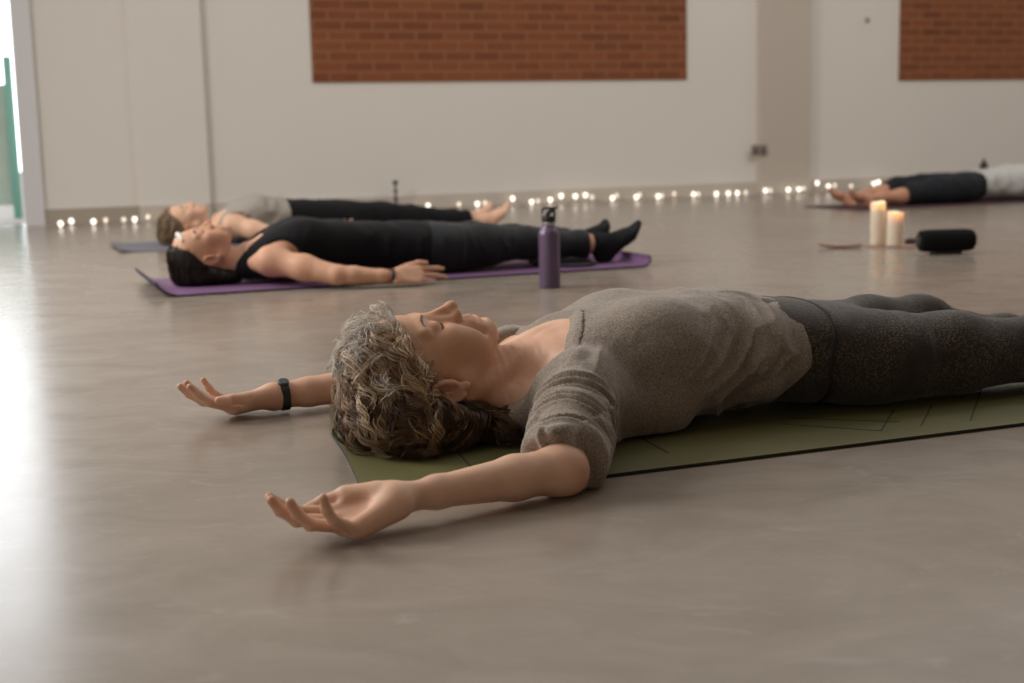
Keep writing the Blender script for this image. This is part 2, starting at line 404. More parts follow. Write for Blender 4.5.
class Field:
    def __init__(s, lo, hi, res):
        s.lo = np.array(lo, float); s.res = res
        s.n = np.ceil((np.array(hi) - s.lo) / res).astype(int) + 1
        s.d = np.full(s.n, BIG, np.float32)
        s.ax = [(s.lo[i] + res * np.arange(s.n[i])).astype(np.float32) for i in range(3)]
    def _sub(s, lo, hi):
        i0 = np.clip(np.floor((np.array(lo) - s.lo) / s.res).astype(int), 0, s.n)
        i1 = np.clip(np.ceil((np.array(hi) - s.lo) / s.res).astype(int) + 1, 0, s.n)
        if np.any(i1 <= i0): return None, None
        sl = tuple(slice(a, b) for a, b in zip(i0, i1))
        X = s.ax[0][sl[0]][:, None, None]; Y = s.ax[1][sl[1]][None, :, None]; Z = s.ax[2][sl[2]][None, None, :]
        return sl, (X, Y, Z)
    def _join(s, sl, e, k, sub=False):
        a = s.d[sl]
        if not sub:
            if k > 0:
                h = np.maximum(k - np.abs(a - e), 0) / k
                s.d[sl] = np.minimum(a, e) - h * h * k * 0.25
            else: s.d[sl] = np.minimum(a, e)
        else:
            e = -e
            if k > 0:
                h = np.maximum(k - np.abs(a - e), 0) / k
                s.d[sl] = np.maximum(a, e) + h * h * k * 0.25
            else: s.d[sl] = np.maximum(a, e)
    def rc(s, a, b, ra, rb, k=0.01, infl=0.0, sub=False):
        a = np.asarray(a, float); b = np.asarray(b, float); ra += infl; rb += infl
        m = max(ra, rb) + k + 3 * s.res
        sl, P = s._sub(np.minimum(a, b) - m, np.maximum(a, b) + m)
        if sl is None: return
        ab = b - a; L2 = float(ab @ ab) + 1e-12
        px, py, pz = P[0] - a[0], P[1] - a[1], P[2] - a[2]
        t = np.clip((px * ab[0] + py * ab[1] + pz * ab[2]) / L2, 0, 1)
        e = np.sqrt((px - t * ab[0]) ** 2 + (py - t * ab[1]) ** 2 + (pz - t * ab[2]) ** 2) - (ra + (rb - ra) * t)
        s._join(sl, e.astype(np.float32), k, sub)
    def ell(s, c, r, Rm=None, k=0.01, infl=0.0, sub=False):
        c = np.asarray(c, float); r = np.asarray(r, float) + infl
        m = float(max(r)) + k + 3 * s.res
        sl, P = s._sub(c - m, c + m)
        if sl is None: return
        p = [P[i] - c[i] for i in range(3)]
        if Rm is not None:
            p = [p[0] * Rm[0][i] + p[1] * Rm[1][i] + p[2] * Rm[2][i] for i in range(3)]   # columns of Rm are the axes
        k0 = np.sqrt(sum((p[i] / r[i]) ** 2 for i in range(3)))
        k1 = np.sqrt(sum((p[i] / r[i] ** 2) ** 2 for i in range(3))) + 1e-9
        s._join(sl, (k0 * (k0 - 1) / k1).astype(np.float32), k, sub)
    def loft(s, secs, yc, k=0.03, infl=0.0, ex=2.4, x0=None, x1=None):
        S = np.array(secs, float)                      # x, hy, hz, zc  (+ yc offset)
        a = S[0, 0] if x0 is None else x0; b = S[-1, 0] if x1 is None else x1
        m = k + 3 * s.res + infl
        sl, P = s._sub((a - m, yc - S[:, 1].max() - m - .05, (S[:, 3] - S[:, 2]).min() - m), (b + m, yc + S[:, 1].max() + m + .05, (S[:, 3] + S[:, 2]).max() + m))
        if sl is None: return
        X = P[0].ravel()
        def ci(col):
            xs, v = S[:, 0], S[:, col]
            t = np.gradient(v, xs)
            i = np.clip(np.searchsorted(xs, X) - 1, 0, len(xs) - 2)
            h = xs[i + 1] - xs[i]; u = np.clip((X - xs[i]) / h, 0, 1)
            return ((2 * u ** 3 - 3 * u ** 2 + 1) * v[i] + (u ** 3 - 2 * u ** 2 + u) * h * t[i] + (-2 * u ** 3 + 3 * u ** 2) * v[i + 1] + (u ** 3 - u ** 2) * h * t[i + 1])[:, None, None]
        hy, hz, zc = ci(1) + infl, ci(2) + infl, ci(3)
        oy = ci(4) if S.shape[1] > 4 else 0.0
        q = (np.abs((P[1] - yc - oy) / hy) ** ex + np.abs((P[2] - zc) / hz) ** ex) ** (1 / ex)
        e = (q - 1) * np.minimum(hy, hz)
        dx = np.maximum(a - infl - P[0], P[0] - b - infl)
        e = np.maximum(e, dx)
        s._join(sl, e.astype(np.float32), k)
    def clip(s, fn, k=0.0):
        X = s.ax[0][:, None, None]; Y = s.ax[1][None, :, None]; Z = s.ax[2][None, None, :]
        e = np.broadcast_to(fn(X, Y, Z), s.d.shape).astype(np.float32)
        if k > 0:
            h = np.maximum(k - np.abs(s.d - e), 0) / k
            s.d = np.maximum(s.d, e) + h * h * k * 0.25
        else: s.d = np.maximum(s.d, e)
    def sample(s, p):
        q = (p - s.lo) / s.res
        i = np.clip(np.floor(q).astype(int), 0, s.n - 2); t = np.clip(q - i, 0, 1)
        r = 0
        for dx in (0, 1):
            for dy in (0, 1):
                for dz in (0, 1):
                    wgt = (t[:, 0] if dx else 1 - t[:, 0]) * (t[:, 1] if dy else 1 - t[:, 1]) * (t[:, 2] if dz else 1 - t[:, 2])
                    r = r + wgt * s.d[i[:, 0] + dx, i[:, 1] + dy, i[:, 2] + dz]
        return r
    def grad(s, p):
        e = s.res * 1.5; g = []
        for i in range(3):
            o = np.zeros(3); o[i] = e
            g.append(s.sample(p + o) - s.sample(p - o))
        g = np.stack(g, 1); return g / (np.linalg.norm(g, axis=1, keepdims=True) + 1e-9)
    def mesh(s, smooth=2):
        d = s.d; inside = d < 0
        n = inside.shape
        cnt = np.zeros((n[0] - 1, n[1] - 1, n[2] - 1), np.uint8)
        for dx in (0, 1):
            for dy in (0, 1):
                for dz in (0, 1):
                    cnt += inside[dx:n[0] - 1 + dx, dy:n[1] - 1 + dy, dz:n[2] - 1 + dz]
        act = (cnt > 0) & (cnt < 8); del cnt
        ijk = np.argwhere(act)
        vid = np.full(act.shape, -1, np.int32); vid[act] = np.arange(len(ijk)); del act
        acc = np.zeros((len(ijk), 3)); num = np.zeros(len(ijk))
        corners = [(dx, dy, dz) for dx in (0, 1) for dy in (0, 1) for dz in (0, 1)]
        val = {c: d[ijk[:, 0] + c[0], ijk[:, 1] + c[1], ijk[:, 2] + c[2]] for c in corners}
        for c in corners:
            for axi in range(3):
                if c[axi] == 0:
                    e = list(c); e[axi] = 1; e = tuple(e)
                    va, vb = val[c], val[e]
                    m = (va < 0) != (vb < 0)
                    t = np.where(m, va / np.where(m, va - vb, 1), 0)
                    p = np.array(c, float)[None, :].repeat(len(ijk), 0); p[:, axi] = t
                    acc += p * m[:, None]; num += m
        V = s.lo + s.res * (ijk + acc / num[:, None])
        F = []
        for axi in range(3):
            o1, o2 = [(1, 2), (2, 0), (0, 1)][axi]
            sa = [slice(0, n[i]) for i in range(3)]; sb = [slice(0, n[i]) for i in range(3)]
            sa[axi] = slice(0, n[axi] - 1); sb[axi] = slice(1, n[axi])
            A = inside[tuple(sa)]; B = inside[tuple(sb)]
            ch = A != B
            id_ = np.argwhere(ch)
            ok = (id_[:, o1] > 0) & (id_[:, o2] > 0) & (id_[:, o1] < n[o1] - 1) & (id_[:, o2] < n[o2] - 1)
            id_ = id_[ok]
            fl = A[tuple(id_.T)]
            def cell(a1, a2):
                q = id_.copy(); q[:, o1] -= a1; q[:, o2] -= a2
                return vid[q[:, 0], q[:, 1], q[:, 2]]
            q = np.stack([cell(1, 1), cell(0, 1), cell(0, 0), cell(1, 0)], 1)
            q[~fl] = q[~fl][:, ::-1]
            F.append(q)
        F = np.concatenate(F)
        F = F[(F >= 0).all(1)]
        for _ in range(smooth): V = laplace(V, F, 0.5)
        return V, F

def laplace(V, F, a):
    e0 = F.ravel(); e1 = np.roll(F, -1, 1).ravel()
    n = len(V); cnt = np.bincount(e0, minlength=n) + np.bincount(e1, minlength=n)
    out = np.empty_like(V)
    for i in range(3):
        sm = np.bincount(e0, V[e1, i], n) + np.bincount(e1, V[e0, i], n)
        out[:, i] = sm / np.maximum(cnt, 1)
    return V + (out - V) * a

def vnormals(V, F):
    a = V[F[:, 2]] - V[F[:, 0]]; b = V[F[:, 3]] - V[F[:, 1]]
    fn = np.cross(a, b); N = np.zeros_like(V)
    for i in range(3):
        N[:, i] = sum(np.bincount(F[:, j], fn[:, i], len(V)) for j in range(4))
    return N / (np.linalg.norm(N, axis=1, keepdims=True) + 1e-12)

_rng = np.random.default_rng(7)
_T = _rng.random((32, 32, 32))
def vnoise(p):
    i = np.floor(p).astype(int); t = p - i; t = t * t * (3 - 2 * t); r = 0
    for dx in (0, 1):
        for dy in (0, 1):
            for dz in (0, 1):
                wgt = (t[:, 0] if dx else 1 - t[:, 0]) * (t[:, 1] if dy else 1 - t[:, 1]) * (t[:, 2] if dz else 1 - t[:, 2])
                r = r + wgt * _T[(i[:, 0] + dx) % 32, (i[:, 1] + dy) % 32, (i[:, 2] + dz) % 32]
    return r
def fbm(p, o=3):
    r = 0; a = 0.5
    for k in range(o): r = r + a * vnoise(p * 2 ** k + 3.7 * k); a *= 0.5
    return r
def ridge(p): return 1 - np.abs(2 * vnoise(p) - 1)
def sstep(x, a, b): t = np.clip((x - a) / (b - a), 0, 1); return t * t * (3 - 2 * t)

def np_mesh(name, V, F, mat, parent=None, colors=None, attr=None):
    me = bpy.data.meshes.new(name)
    me.vertices.add(len(V)); me.vertices.foreach_set('co', np.asarray(V, np.float32).ravel())
    k = F.shape[1]
    me.loops.add(F.size); me.loops.foreach_set('vertex_index', F.astype(np.int32).ravel())
    me.polygons.add(len(F)); me.polygons.foreach_set('loop_start', np.arange(0, F.size, k, dtype=np.int32))
    try: me.polygons.foreach_set('loop_total', np.full(len(F), k, np.int32))
    except Exception: pass
    me.polygons.foreach_set('use_smooth', np.ones(len(F), bool))
    me.update(calc_edges=True)
    if colors is not None:
        at = me.attributes.new(attr, 'FLOAT_COLOR', 'POINT')
        c = np.ones((len(V), 4), np.float32); c[:, :3] = colors
        at.data.foreach_set('color', c.ravel())
    me.validate()
    o = bpy.data.objects.new(name, me); C.objects.link(o); me.materials.append(mat)
    if parent: o.parent = parent
    return o

def tint(V, base, spots):
    col = np.tile(np.array(base, float), (len(V), 1))
    for a, b, r, c, st in spots:
        a = np.asarray(a, float); b = np.asarray(b, float); ab = b - a
        t = np.clip(((V - a) @ ab) / (ab @ ab + 1e-12), 0, 1)
        d = np.linalg.norm(V - a - t[:, None] * ab, axis=1)
        wgt = (st * np.exp(-(d / r) ** 2))[:, None]
        col = col * (1 - wgt) + np.array(c) * wgt
    return col

# ------------------------------------------------------------------ body parts (all in the body's own frame: x to the feet, y to her left, z up)
class Head:
    def __init__(s, pos, flex=0.0, turn=0.0, sc_=1.0, yaw=0.0):
        u = np.array([-1., 0, 0]); f = np.array([0, 0, 1.]); l = np.array([0, 1., 0])   # crown, face, her left
        cf, sf = math.cos(flex), math.sin(flex)
        u, f = u * cf + f * sf, f * cf - u * sf
        ct, st = math.cos(turn), math.sin(turn)          # positive: face rolls towards -y (her right)
        f, l = f * ct - l * st, l * ct + f * st
        s.u, s.f, s.l, s.p, s.s = u, f, l, np.array(pos, float), sc_
        s.R = np.stack([l, f, u], 1)
    def P(s, l, f, u): return s.p + s.s * (l * s.l + f * s.f + u * s.u)
    def E(s, F, c, r, k, sub=False, infl=0.0): F.ell(s.P(*c), np.array(r) * s.s, s.R, k * s.s, infl, sub)
    def C(s, F, a, b, ra, rb, k, sub=False): F.rc(s.P(*a), s.P(*b), ra * s.s, rb * s.s, k * s.s, 0, sub)
    def surf(s, F, l, u, lo=.050, hi=.125):
        fs = np.linspace(hi, lo, 160)
        d = F.sample(np.array([s.P(l, f, u) for f in fs]))
        i = int(np.argmax(d < 0))
        return fs[i] if d[i] < 0 else .09
    def build(s, F, jaw=1.0, ears=True):
        s.E(F, (0, -.012, .036), (.074, .090, .070), .01)
        s.E(F, (0, .030, .045), (.062, .058, .060), .03)
        s.E(F, (0, .030, -.020), (.058, .054, .072), .03)
        for q in (-1, 1):
            s.C(F, (q * .050, .002, -.050), (q * .012, .066, -.088), .019, .016, .025)
            s.E(F, (q * .040, .062, -.020), (.022, .024, .022), .025)
            s.E(F, (q * .030, .060, -.055), (.026, .026, .028), .025)
        s.E(F, (0, .076, -.090), (.019, .018, .016), .02)
        s.E(F, (0, .0715, -.066), (.031, .0265, .026), .02)           # muzzle
        for q in (-1, 1):                                            # orbits, lids, brow
            s.E(F, (q * .032, .100, .006), (.019, .016, .012), .014, sub=True)
            s.E(F, (q * .031, .076, .006), (.0155, .0150, .0125), .004)
            s.C(F, (q * .012, .086, .023), (q * .046, .074, .025), .008, .007, .014)
        s.C(F, (0, .087, .015), (0, .108, -.024), .0068, .0082, .012)   # nose
        for q in (-1, 1): s.C(F, (q * .0095, .084, .004), (q * .0125, .0925, -.031), .0075, .0090, .010)
        s.E(F, (0, .1105, -.030), (.0100, .0105, .0095), .008)
        for q in (-1, 1):
            s.E(F, (q * .0115, .0975, -.0355), (.0078, .0115, .0082), .006)
            s.E(F, (q * .0062, .1025, -.0425), (.0040, .0065, .0048), .003, sub=True)
        s.E(F, (0, .100, -.049), (.003, .004, .008), .006, sub=True)    # philtrum
        s.E(F, (0, .0775, -.0790), (.023, .0165, .016), .014)
        s.C(F, (-.019, .087, -.0615), (0, .0920, -.0590), .0034, .0050, .010)
        s.C(F, (.019, .087, -.0615), (0, .0920, -.0590), .0034, .0050, .010)
        s.C(F, (-.016, .0838, -.0715), (.016, .0838, -.0715), .0046, .0046, .006)
        s.E(F, (0, .0862, -.0715), (.014, .0058, .0058), .012)
        s.E(F, (0, .0985, -.0815), (.016, .005, .004), .010, sub=True)
        for q in (-1, 1): s.C(F, (q * .027, .0935, -.038), (q * .037, .0800, -.074), .0036, .0030, .012, sub=True)
        # mouth line carved along the real surface of the lips
        ls = np.linspace(-.0255, .0255, 13)
        us = [-.0655 - .0016 * (1 - abs(a) / .0255) - .0012 * (abs(a) / .0255) ** 3 for a in ls]
        fs = [s.surf(F, a, u) for a, u in zip(ls, us)]
        for k in range(12):
            t0, t1 = 1 - abs(ls[k]) / .0255, 1 - abs(ls[k + 1]) / .0255
            s.C(F, (ls[k], fs[k], us[k]), (ls[k + 1], fs[k + 1], us[k + 1]), .0010 + .0013 * t0 ** .5, .0010 + .0013 * t1 ** .5, .0022, sub=True)
        if ears:
            for q in (-1, 1):
                s.E(F, (q * .0770, -.008, -.012), (.011, .0175, .0285), .005)
                s.E(F, (q * .0895, -.006, -.011), (.0135, .0110, .0190), .003, sub=True)
                s.E(F, (q * .0810, .004, -.016), (.0055, .006, .008), .003)
                s.C(F, (q * .0825, -.014, .002), (q * .0830, -.009, -.020), .0030, .0034, .003)
                s.E(F, (q * .0860, -.004, -.020), (.0050, .0060, .0070), .003, sub=True)
                s.E(F, (q * .0775, .001, -.040), (.0065, .0075, .0080), .006)
                hx = [(q * (.0835 + .0015 * math.sin(a)), -.008 - .0165 * math.cos(a) * (1.0 if math.cos(a) > 0 else .85), -.012 + .0275 * math.sin(a)) for a in np.linspace(R(-75), R(165), 10)]
                for k in range(9): s.C(F, hx[k], hx[k + 1], .0036, .0036, .002)
    def spots(s):
        red = (.40, .13, .085)
        P = s.P
        out = []
        for q in (-1, 1):
            out += [(P(q * .042, .075, -.025), P(q * .048, .06, -.03), .024 * s.s, red, .30),
                    (P(q * .078, -.005, -.025), P(q * .078, -.01, .01), .018 * s.s, red, .42),
                    (P(q * .030, .088, .002), P(q * .034, .088, .002), .012 * s.s, (.33, .14, .09), .30)]
        out += [(P(0, .118, -.034), P(0, .112, -.02), .013 * s.s, red, .42),
                (P(-.018, .092, -.066), P(.018, .092, -.066), .0080 * s.s, (.40, .125, .09), .70)]
        return out

def hand(F, W, d, p, side, s=1.0, flex=None, thumb=None, spots=None):
    """side +1: left hand (thumb = p x d), -1: right hand (thumb = d x p)"""
    d = nrm(d); p = nrm(np.asarray(p) - d * (np.asarray(p) @ d)); t = np.cross(d, p) if side < 0 else np.cross(p, d)
    W = np.asarray(W, float)
    Q = lambda a, b, c=0.0: W + s * (a * d + b * t + c * p)
    fg = {'i': ((.089, .0245), (.043, .026, .021), (.0088, .0080, .0068), 6), 'm': ((.093, .0035), (.047, .030, .022), (.0090, .0082, .0068), 1),
          'r': ((.087, -.0165), (.043, .028, .022), (.0086, .0078, .0066), -4), 'p': ((.077, -.0345), (.034, .021, .019), (.0078, .0069, .0060), -11)}
    for b_, (o, L, r, sp) in fg.items():
        F.rc(Q(.0, o[1] * .5), Q(o[0] - .008, o[1] * .96, -.001), .0165 * s, .0118 * s, .012)
    F.rc(Q(.018, .020, .005), Q(.052, .036, .008), .016 * s, .0135 * s, .014)
    F.rc(Q(.015, -.020, .003), Q(.058, -.031, .003), .0150 * s, .0120 * s, .014)
    F.ell(Q(.058, -.002, .016), np.array([.024, .016, .007]) * s, np.stack([d, t, p], 1), .012, 0, True)
    flex = flex or {}
    tips = {}
    for b_, (o, L, r, sp) in fg.items():
        fx = flex.get(b_, (20, 25, 15)); a = R(sp + (fx[3] if len(fx) > 3 else 0))
        dd = d * math.cos(a) + t * math.sin(a)
        q = Q(o[0] - .010, o[1], 0.0); ang = 0.0
        rs = [r[0] * 1.08] + list(r)
        for j in range(3):
            ang += R(fx[j]); v = dd * math.cos(ang) + p * math.sin(ang)
            L_ = L[j] + (.010 if j == 0 else 0)
            q2 = q + s * L_ * v
            F.rc(q, q2, rs[j] * s, rs[j + 1] * s, .006 if j == 0 else .003)
            if j < 2: F.ell(q2, [r[j] * 1.07 * s] * 3, None, .003)
            q = q2
        tips[b_] = q
        if spots is not None: spots.append((q, q, .016, (.42, .14, .09), .40))
    th = thumb or ((.018, .022, .006), (.052, .050, .014), (.080, .062, .020), (.103, .066, .022))
    rr = (.0150, .0120, .0105, .0085)
    for j in range(3): F.rc(Q(*th[j]), Q(*th[j + 1]), rr[j] * s, rr[j + 1] * s, .008 if j == 0 else .004)
    if spots is not None:
        spots.append((Q(*th[3]), Q(*th[2]), .016, (.42, .14, .09), .35))
        spots.append((Q(.05, .02, .012), Q(.06, -.02, .012), .022, (.43, .16, .10), .35))
    return tips

def arm(F, S, E, W, r=(.050, .037, .034, .021), k=.03, infl=0.0, flat=0.006):
    S, E, W = (np.asarray(v, float) for v in (S, E, W))
    F.rc(S, S + (E - S) * .5, r[0], (r[0] + r[1]) * .5 + .003, k, infl)
    F.rc(S + (E - S) * .5, E, (r[0] + r[1]) * .5 + .003, r[1], k, infl)
    q = E + (W - E) * .28
    F.rc(E, q, r[1], r[2] + .002, .012, infl); F.rc(q, E + (W - E) * .75, r[2] + .002, r[3] + .004, .012, infl)
    F.rc(E + (W - E) * .75, W, r[3] + .004, r[3], .012, infl)

def foot(F, A, toe_dir, sole_dir, s=1.0, infl=0.0, toes=True, side=1):
    """A ankle, toe_dir heel->toe direction, sole_dir pointing out of the sole"""
    t = nrm(toe_dir); q = nrm(np.asarray(sole_dir) - t * (np.asarray(sole_dir) @ t)); w_ = np.cross(t, q)
    A = np.asarray(A, float); Q = lambda a, b, c=0: A + s * (a * t + b * q + c * w_)
    F.rc(Q(-.005, 0), Q(-.030, .045), .034 * s, .030 * s, .02, infl)
    F.rc(Q(.0, .005), Q(.10, .040, .008), .034 * s, .022 * s, .03, infl)
    F.rc(Q(-.03, .047), Q(.11, .050, -.018), .026 * s, .018 * s, .03, infl)
    F.rc(Q(.09, .045, .022), Q(.125, .052, .024), .019 * s, .017 * s, .02, infl)
    F.rc(Q(.09, .045, -.02), Q(.11, .052, -.026), .019 * s, .015 * s, .02, infl)
    if toes:
        for i, (c, L, r) in enumerate(((.026, .185, .0125), (.008, .178, .0092), (-.006, .170, .0086), (-.019, .160, .0082), (-.031, .148, .0080))):
            F.rc(Q(.12, .050, c * .95), Q(L - .015, .050, c * 1.05), r * 1.1 * s, r * s, .006 if infl == 0 else .012, infl)

def leg(F, H, K, A, r=(.088, .058, .055, .036), k=.03, infl=0.0):
    H, K, A = (np.asarray(v, float) for v in (H, K, A))
    F.rc(H, H + (K - H) * .5, r[0], (r[0] + r[1]) * .5 + .004, k, infl)
    F.rc(H + (K - H) * .5, K, (r[0] + r[1]) * .5 + .004, r[1], k, infl)
    c = K + (A - K) * .30 - np.array([0, 0, .008])
    F.rc(K, c, r[1], r[2], .03, infl); F.rc(c, K + (A - K) * .72, r[2], r[3] + .008, .03, infl)
    F.rc(K + (A - K) * .72, A, r[3] + .008, r[3], .03, infl)

# ------------------------------------------------------------------ hair strands walking over a field
def strands(F, seeds, flow, steps, step, lift, curl, freq, width, cols, parent, seed=1, sides=3, jitter=0.0, name='hair'):
    rg = np.random.default_rng(seed); n = len(seeds)
    p = seeds.copy(); pts = []
    ph = rg.random(n) * 6.28; fr = freq * (0.7 + 0.6 * rg.random(n)); cu = curl * (0.4 + 1.2 * rg.random(n)); lf = lift[0] + (lift[1] - lift[0]) * rg.random(n)
    nx = None
    for i in range(steps):
        g = F.grad(p); dd = F.sample(p)
        p = p - g * (dd - lf * min(1, .3 + i / steps * 1.4))[:, None]
        t = flow(p, i / steps)
        t = t - g * np.sum(t * g, 1, keepdims=True); t /= np.linalg.norm(t, axis=1, keepdims=True) + 1e-9
        b = np.cross(g, t)
        ramp_ = min(1, i / (steps * .35))
        s_ = i * step
        out = p + b * (cu * ramp_ * np.sin(ph + fr * s_))[:, None] + g * (cu * .55 * ramp_ * np.cos(ph * 1.3 + fr * s_ * .9))[:, None]
        pts.append(out)
        p = p + t * step
    return np.stack(pts, 1)

def tubes(paths, width, cols, name, mat, parent, sides=3):
    n, m, _ = paths.shape
    T = np.gradient(paths, axis=1); T /= np.linalg.norm(T, axis=2, keepdims=True) + 1e-9
    up = np.array([0.31, 0.2, 0.93]); U = np.cross(T, up); U /= np.linalg.norm(U, axis=2, keepdims=True) + 1e-9
    B = np.cross(T, U)
    prof = np.interp(np.linspace(0, 1, m), [0, .15, .7, 1], [.7, 1, .85, .12])
    wd = (np.asarray(width).reshape(-1, 1) * prof[None, :])[:, :, None]
    V = np.stack([paths + (U * math.cos(2 * math.pi * k / sides) + B * math.sin(2 * math.pi * k / sides)) * wd for k in range(sides)], 2)
    idx = np.arange(n * m * sides).reshape(n, m, sides)
    Fq = [np.stack([idx[:, :-1, k], idx[:, :-1, (k + 1) % sides], idx[:, 1:, (k + 1) % sides], idx[:, 1:, k]], -1).reshape(-1, 4) for k in range(sides)]
    col = np.repeat(np.repeat(cols[:, None, :], m, 1)[:, :, None, :], sides, 2).reshape(-1, 3)
    return np_mesh(name, V.reshape(-1, 3), np.concatenate(Fq), mat, parent, col, 'strand_colour')

def place(o, O, ang): o.location = O; o.rotation_euler.z = ang; return o

BASE_SKIN = np.array([.74, .46, .315])

# ------------------------------------------------------------------ person in the foreground
MAT_A = R(21.444)
O1 = Vector((-0.2129, 1.8997, 0.0))
CY = .36

def woman_in_grey():
    zb = .004                                        # she lies on the mat
    H = Head((.208, CY, .122), flex=R(8), turn=R(3), sc_=1.10)
    body = [(.37, .070, .056, .100), (.42, .125, .077, .100), (.47, .150, .092, .105), (.55, .160, .103, .114), (.65, .155, .106, .116),
            (.75, .140, .098, .128), (.83, .134, .092, .124), (.92, .148, .092, .111), (1.0, .162, .092, .102), (1.08, .163, .084, .096), (1.13, .155, .074, .092)]
    nS, nE, nW = np.array((.430, .205, .094)), np.array((.274, -.060, .039)), np.array((.002, -.118, .041))
    fS, fE, fW = np.array((.430, .515, .094)), np.array((.300, .750, .046)), np.array((.018, .752, .033))
    nH, nK, nA = (1.06, .275, .090), (1.44, .25, .085), (1.83, .21, .048)
    fH, fK, fA = (1.06, .445, .093), (1.37, .505, .106), (1.72, .545, .040)
    legr = (.084, .0535, .050, .036); legf = (.082, .0555, .042, .034)
    spots = H.spots()
    F = Field((-.20, -.20, 0.0), (2.00, .89, .27), .0021)
    F.loft(body, CY, .03)
    H.build(F)
    # neck with its cords, trapezius, collarbones
    F.rc((.275, CY, .090), (.40, CY, .104), .047, .052, .03)
    F.rc((.30, CY, .118), (.37, CY, .118), .030, .034, .03)
    for q in (-1, 1):
        F.rc((.262, CY + q * .062, .088), (.425, CY + q * .020, .160), .011, .009, .018)
        F.rc((.31, CY + q * .030, .070), (.43, CY + q * .14, .078), .022, .035, .04)
        F.rc((.432, CY + q * .018, .167), (.425, CY + q * .135, .135), .010, .010, .022)
    arm(F, nS, nE, nW, (.052, .034, .0300, .0185)); arm(F, fS, fE, fW, (.054, .038, .036, .0240))
    F.ell(nE + np.array((.010, -.004, -.003)), (.030, .030, .030), None, .03)
    for S_, y in ((nS, -1), (fS, 1)): F.ell(S_, (.060, .060, .052), None, .04)
    for W_, E_ in ((nW, nE), (fW, fE)): F.rc(W_ + np.array((0, -.010, 0)), W_ + np.array((0, .010, 0)), .0165, .0165, .03)
    hand(F, nW, (-1, -.06, -.25), (-.22, -.30, .93), -1, 1.0,
         {'i': (24, 22, 12, -3), 'm': (26, 28, 14, 0), 'r': (30, 30, 15, 2), 'p': (48, 26, 14, 8)},
         ((.016, .020, .006), (.052, .040, .008), (.086, .044, .006), (.114, .040, .008)), spots)
    hand(F, fW, (-1, .03, -.18), (-.17, .08, .98), 1, 1.0,
         {'i': (30, 18, 10, 2), 'm': (28, 16, 10), 'r': (30, 18, 10), 'p': (34, 24, 12, -8)},
         ((.016, .022, .008), (.052, .046, .016), (.084, .052, .022), (.108, .048, .026)), spots)
    leg(F, nH, nK, nA, legr); leg(F, fH, fK, fA, legf)
    foot(F, nA, (.62, -.28, .72), (.74, .05, -.66), .98); foot(F, fA, (.62, .30, .72), (.74, -.05, -.66), .98)
    F.clip(lambda X, Y, Z: np.where((Y > -.012) & (Y < .645) & (X > -.02), .0074, .0010) - Z, .006)
    V, Fc = F.mesh(2)
    BR = {q: [(q * (.011 + .037 * t_), .0215 + .0065 * math.sin(t_ * 2.5)) for t_ in np.linspace(0, 1, 24)] for q in (-1, 1)}
    BR = {q: [(l_, H.surf(F, l_, u_), u_) for l_, u_ in v] for q, v in BR.items()}
    LA = {q: [(q * (.031 + t_ * .0145), .0000 - .0026 * (1 - t_ * t_)) for t_ in np.linspace(-1, 1, 36)] for q in (-1, 1)}
    LA = {q: [(l_, H.surf(F, l_, u_), u_) for l_, u_ in v] for q, v in LA.items()}
    del F
    # fine relief: neck creases, forehead
    N = vnormals(V, Fc)
    nk = np.exp(-((V[:, 0] - .36) / .05) ** 2) * (np.abs(V[:, 1] - CY) < .09) * (V[:, 2] < .17)
    V = V + N * (nk * .0005 * np.sin(V[:, 0] * 420 + 9 * fbm(V * 40)))[:, None]
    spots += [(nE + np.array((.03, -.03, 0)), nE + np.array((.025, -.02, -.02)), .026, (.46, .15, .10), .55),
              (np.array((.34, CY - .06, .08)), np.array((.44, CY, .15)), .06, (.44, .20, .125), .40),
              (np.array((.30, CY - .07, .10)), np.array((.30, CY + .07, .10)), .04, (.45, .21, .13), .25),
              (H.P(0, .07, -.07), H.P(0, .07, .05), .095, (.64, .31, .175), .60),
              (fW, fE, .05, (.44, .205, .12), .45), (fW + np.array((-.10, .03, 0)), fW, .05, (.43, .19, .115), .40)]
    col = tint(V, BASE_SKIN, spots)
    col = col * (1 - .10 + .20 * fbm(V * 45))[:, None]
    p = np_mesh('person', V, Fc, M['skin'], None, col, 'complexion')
    place(p, O1, MAT_A)
    tag(p, 'person with curly grey hair and grey top lying on the olive mat in front', 'person')

    # ---- top
    G = Field((.14, -.16, 0), (1.06, .90, .31), .003)
    top = [(x, a + (.006 if x > .6 else .004), b, c) for x, a, b, c in body if x < 1.05]
    G.loft(top, CY, .03, .0075, 2.3)
    for q in (-1, 1):
        G.ell((.615, CY + q * .082, .168), (.075, .070, .060), None, .05, .004)
        G.rc((.30, CY + q * .030, .060), (.43, CY + q * .14, .080), .034, .044, .04, .007)
    for S_, E_ in ((nS, nE), (fS, fE)):
        q = -1 if S_[1] < CY else 1
        G.ell(S_, (.060, .060, .052), None, .04, .010)
        G.rc(S_, E_ + np.array((.004, 0, .004)), .056, .039, .03, .008)
        G.rc(S_ + np.array((.005, 0, -.045)), E_ + np.array((.012, 0, -.004)), .042, .036, .03, .005)
        G.rc(E_ + np.array((.004, 0, .004)), E_ + (np.array((.002, -.120, .036)) - E_) * .30 if q < 0 else E_ + (fW - E_) * .30, .040, .038, .03, .006)
        G.rc(S_ + np.array((.05, -q * .02, -.045)), S_ + np.array((.17, -q * .03, -.055)), .042, .040, .05, .004)
    # folds
    G.clip(lambda X, Y, Z: np.where((Y > -.012) & (X > -.02), .0085, .0020) - Z, .01)
    G.clip(lambda X, Y, Z: np.maximum(-.058 - Y, Y - .762) + 0 * X, .004)
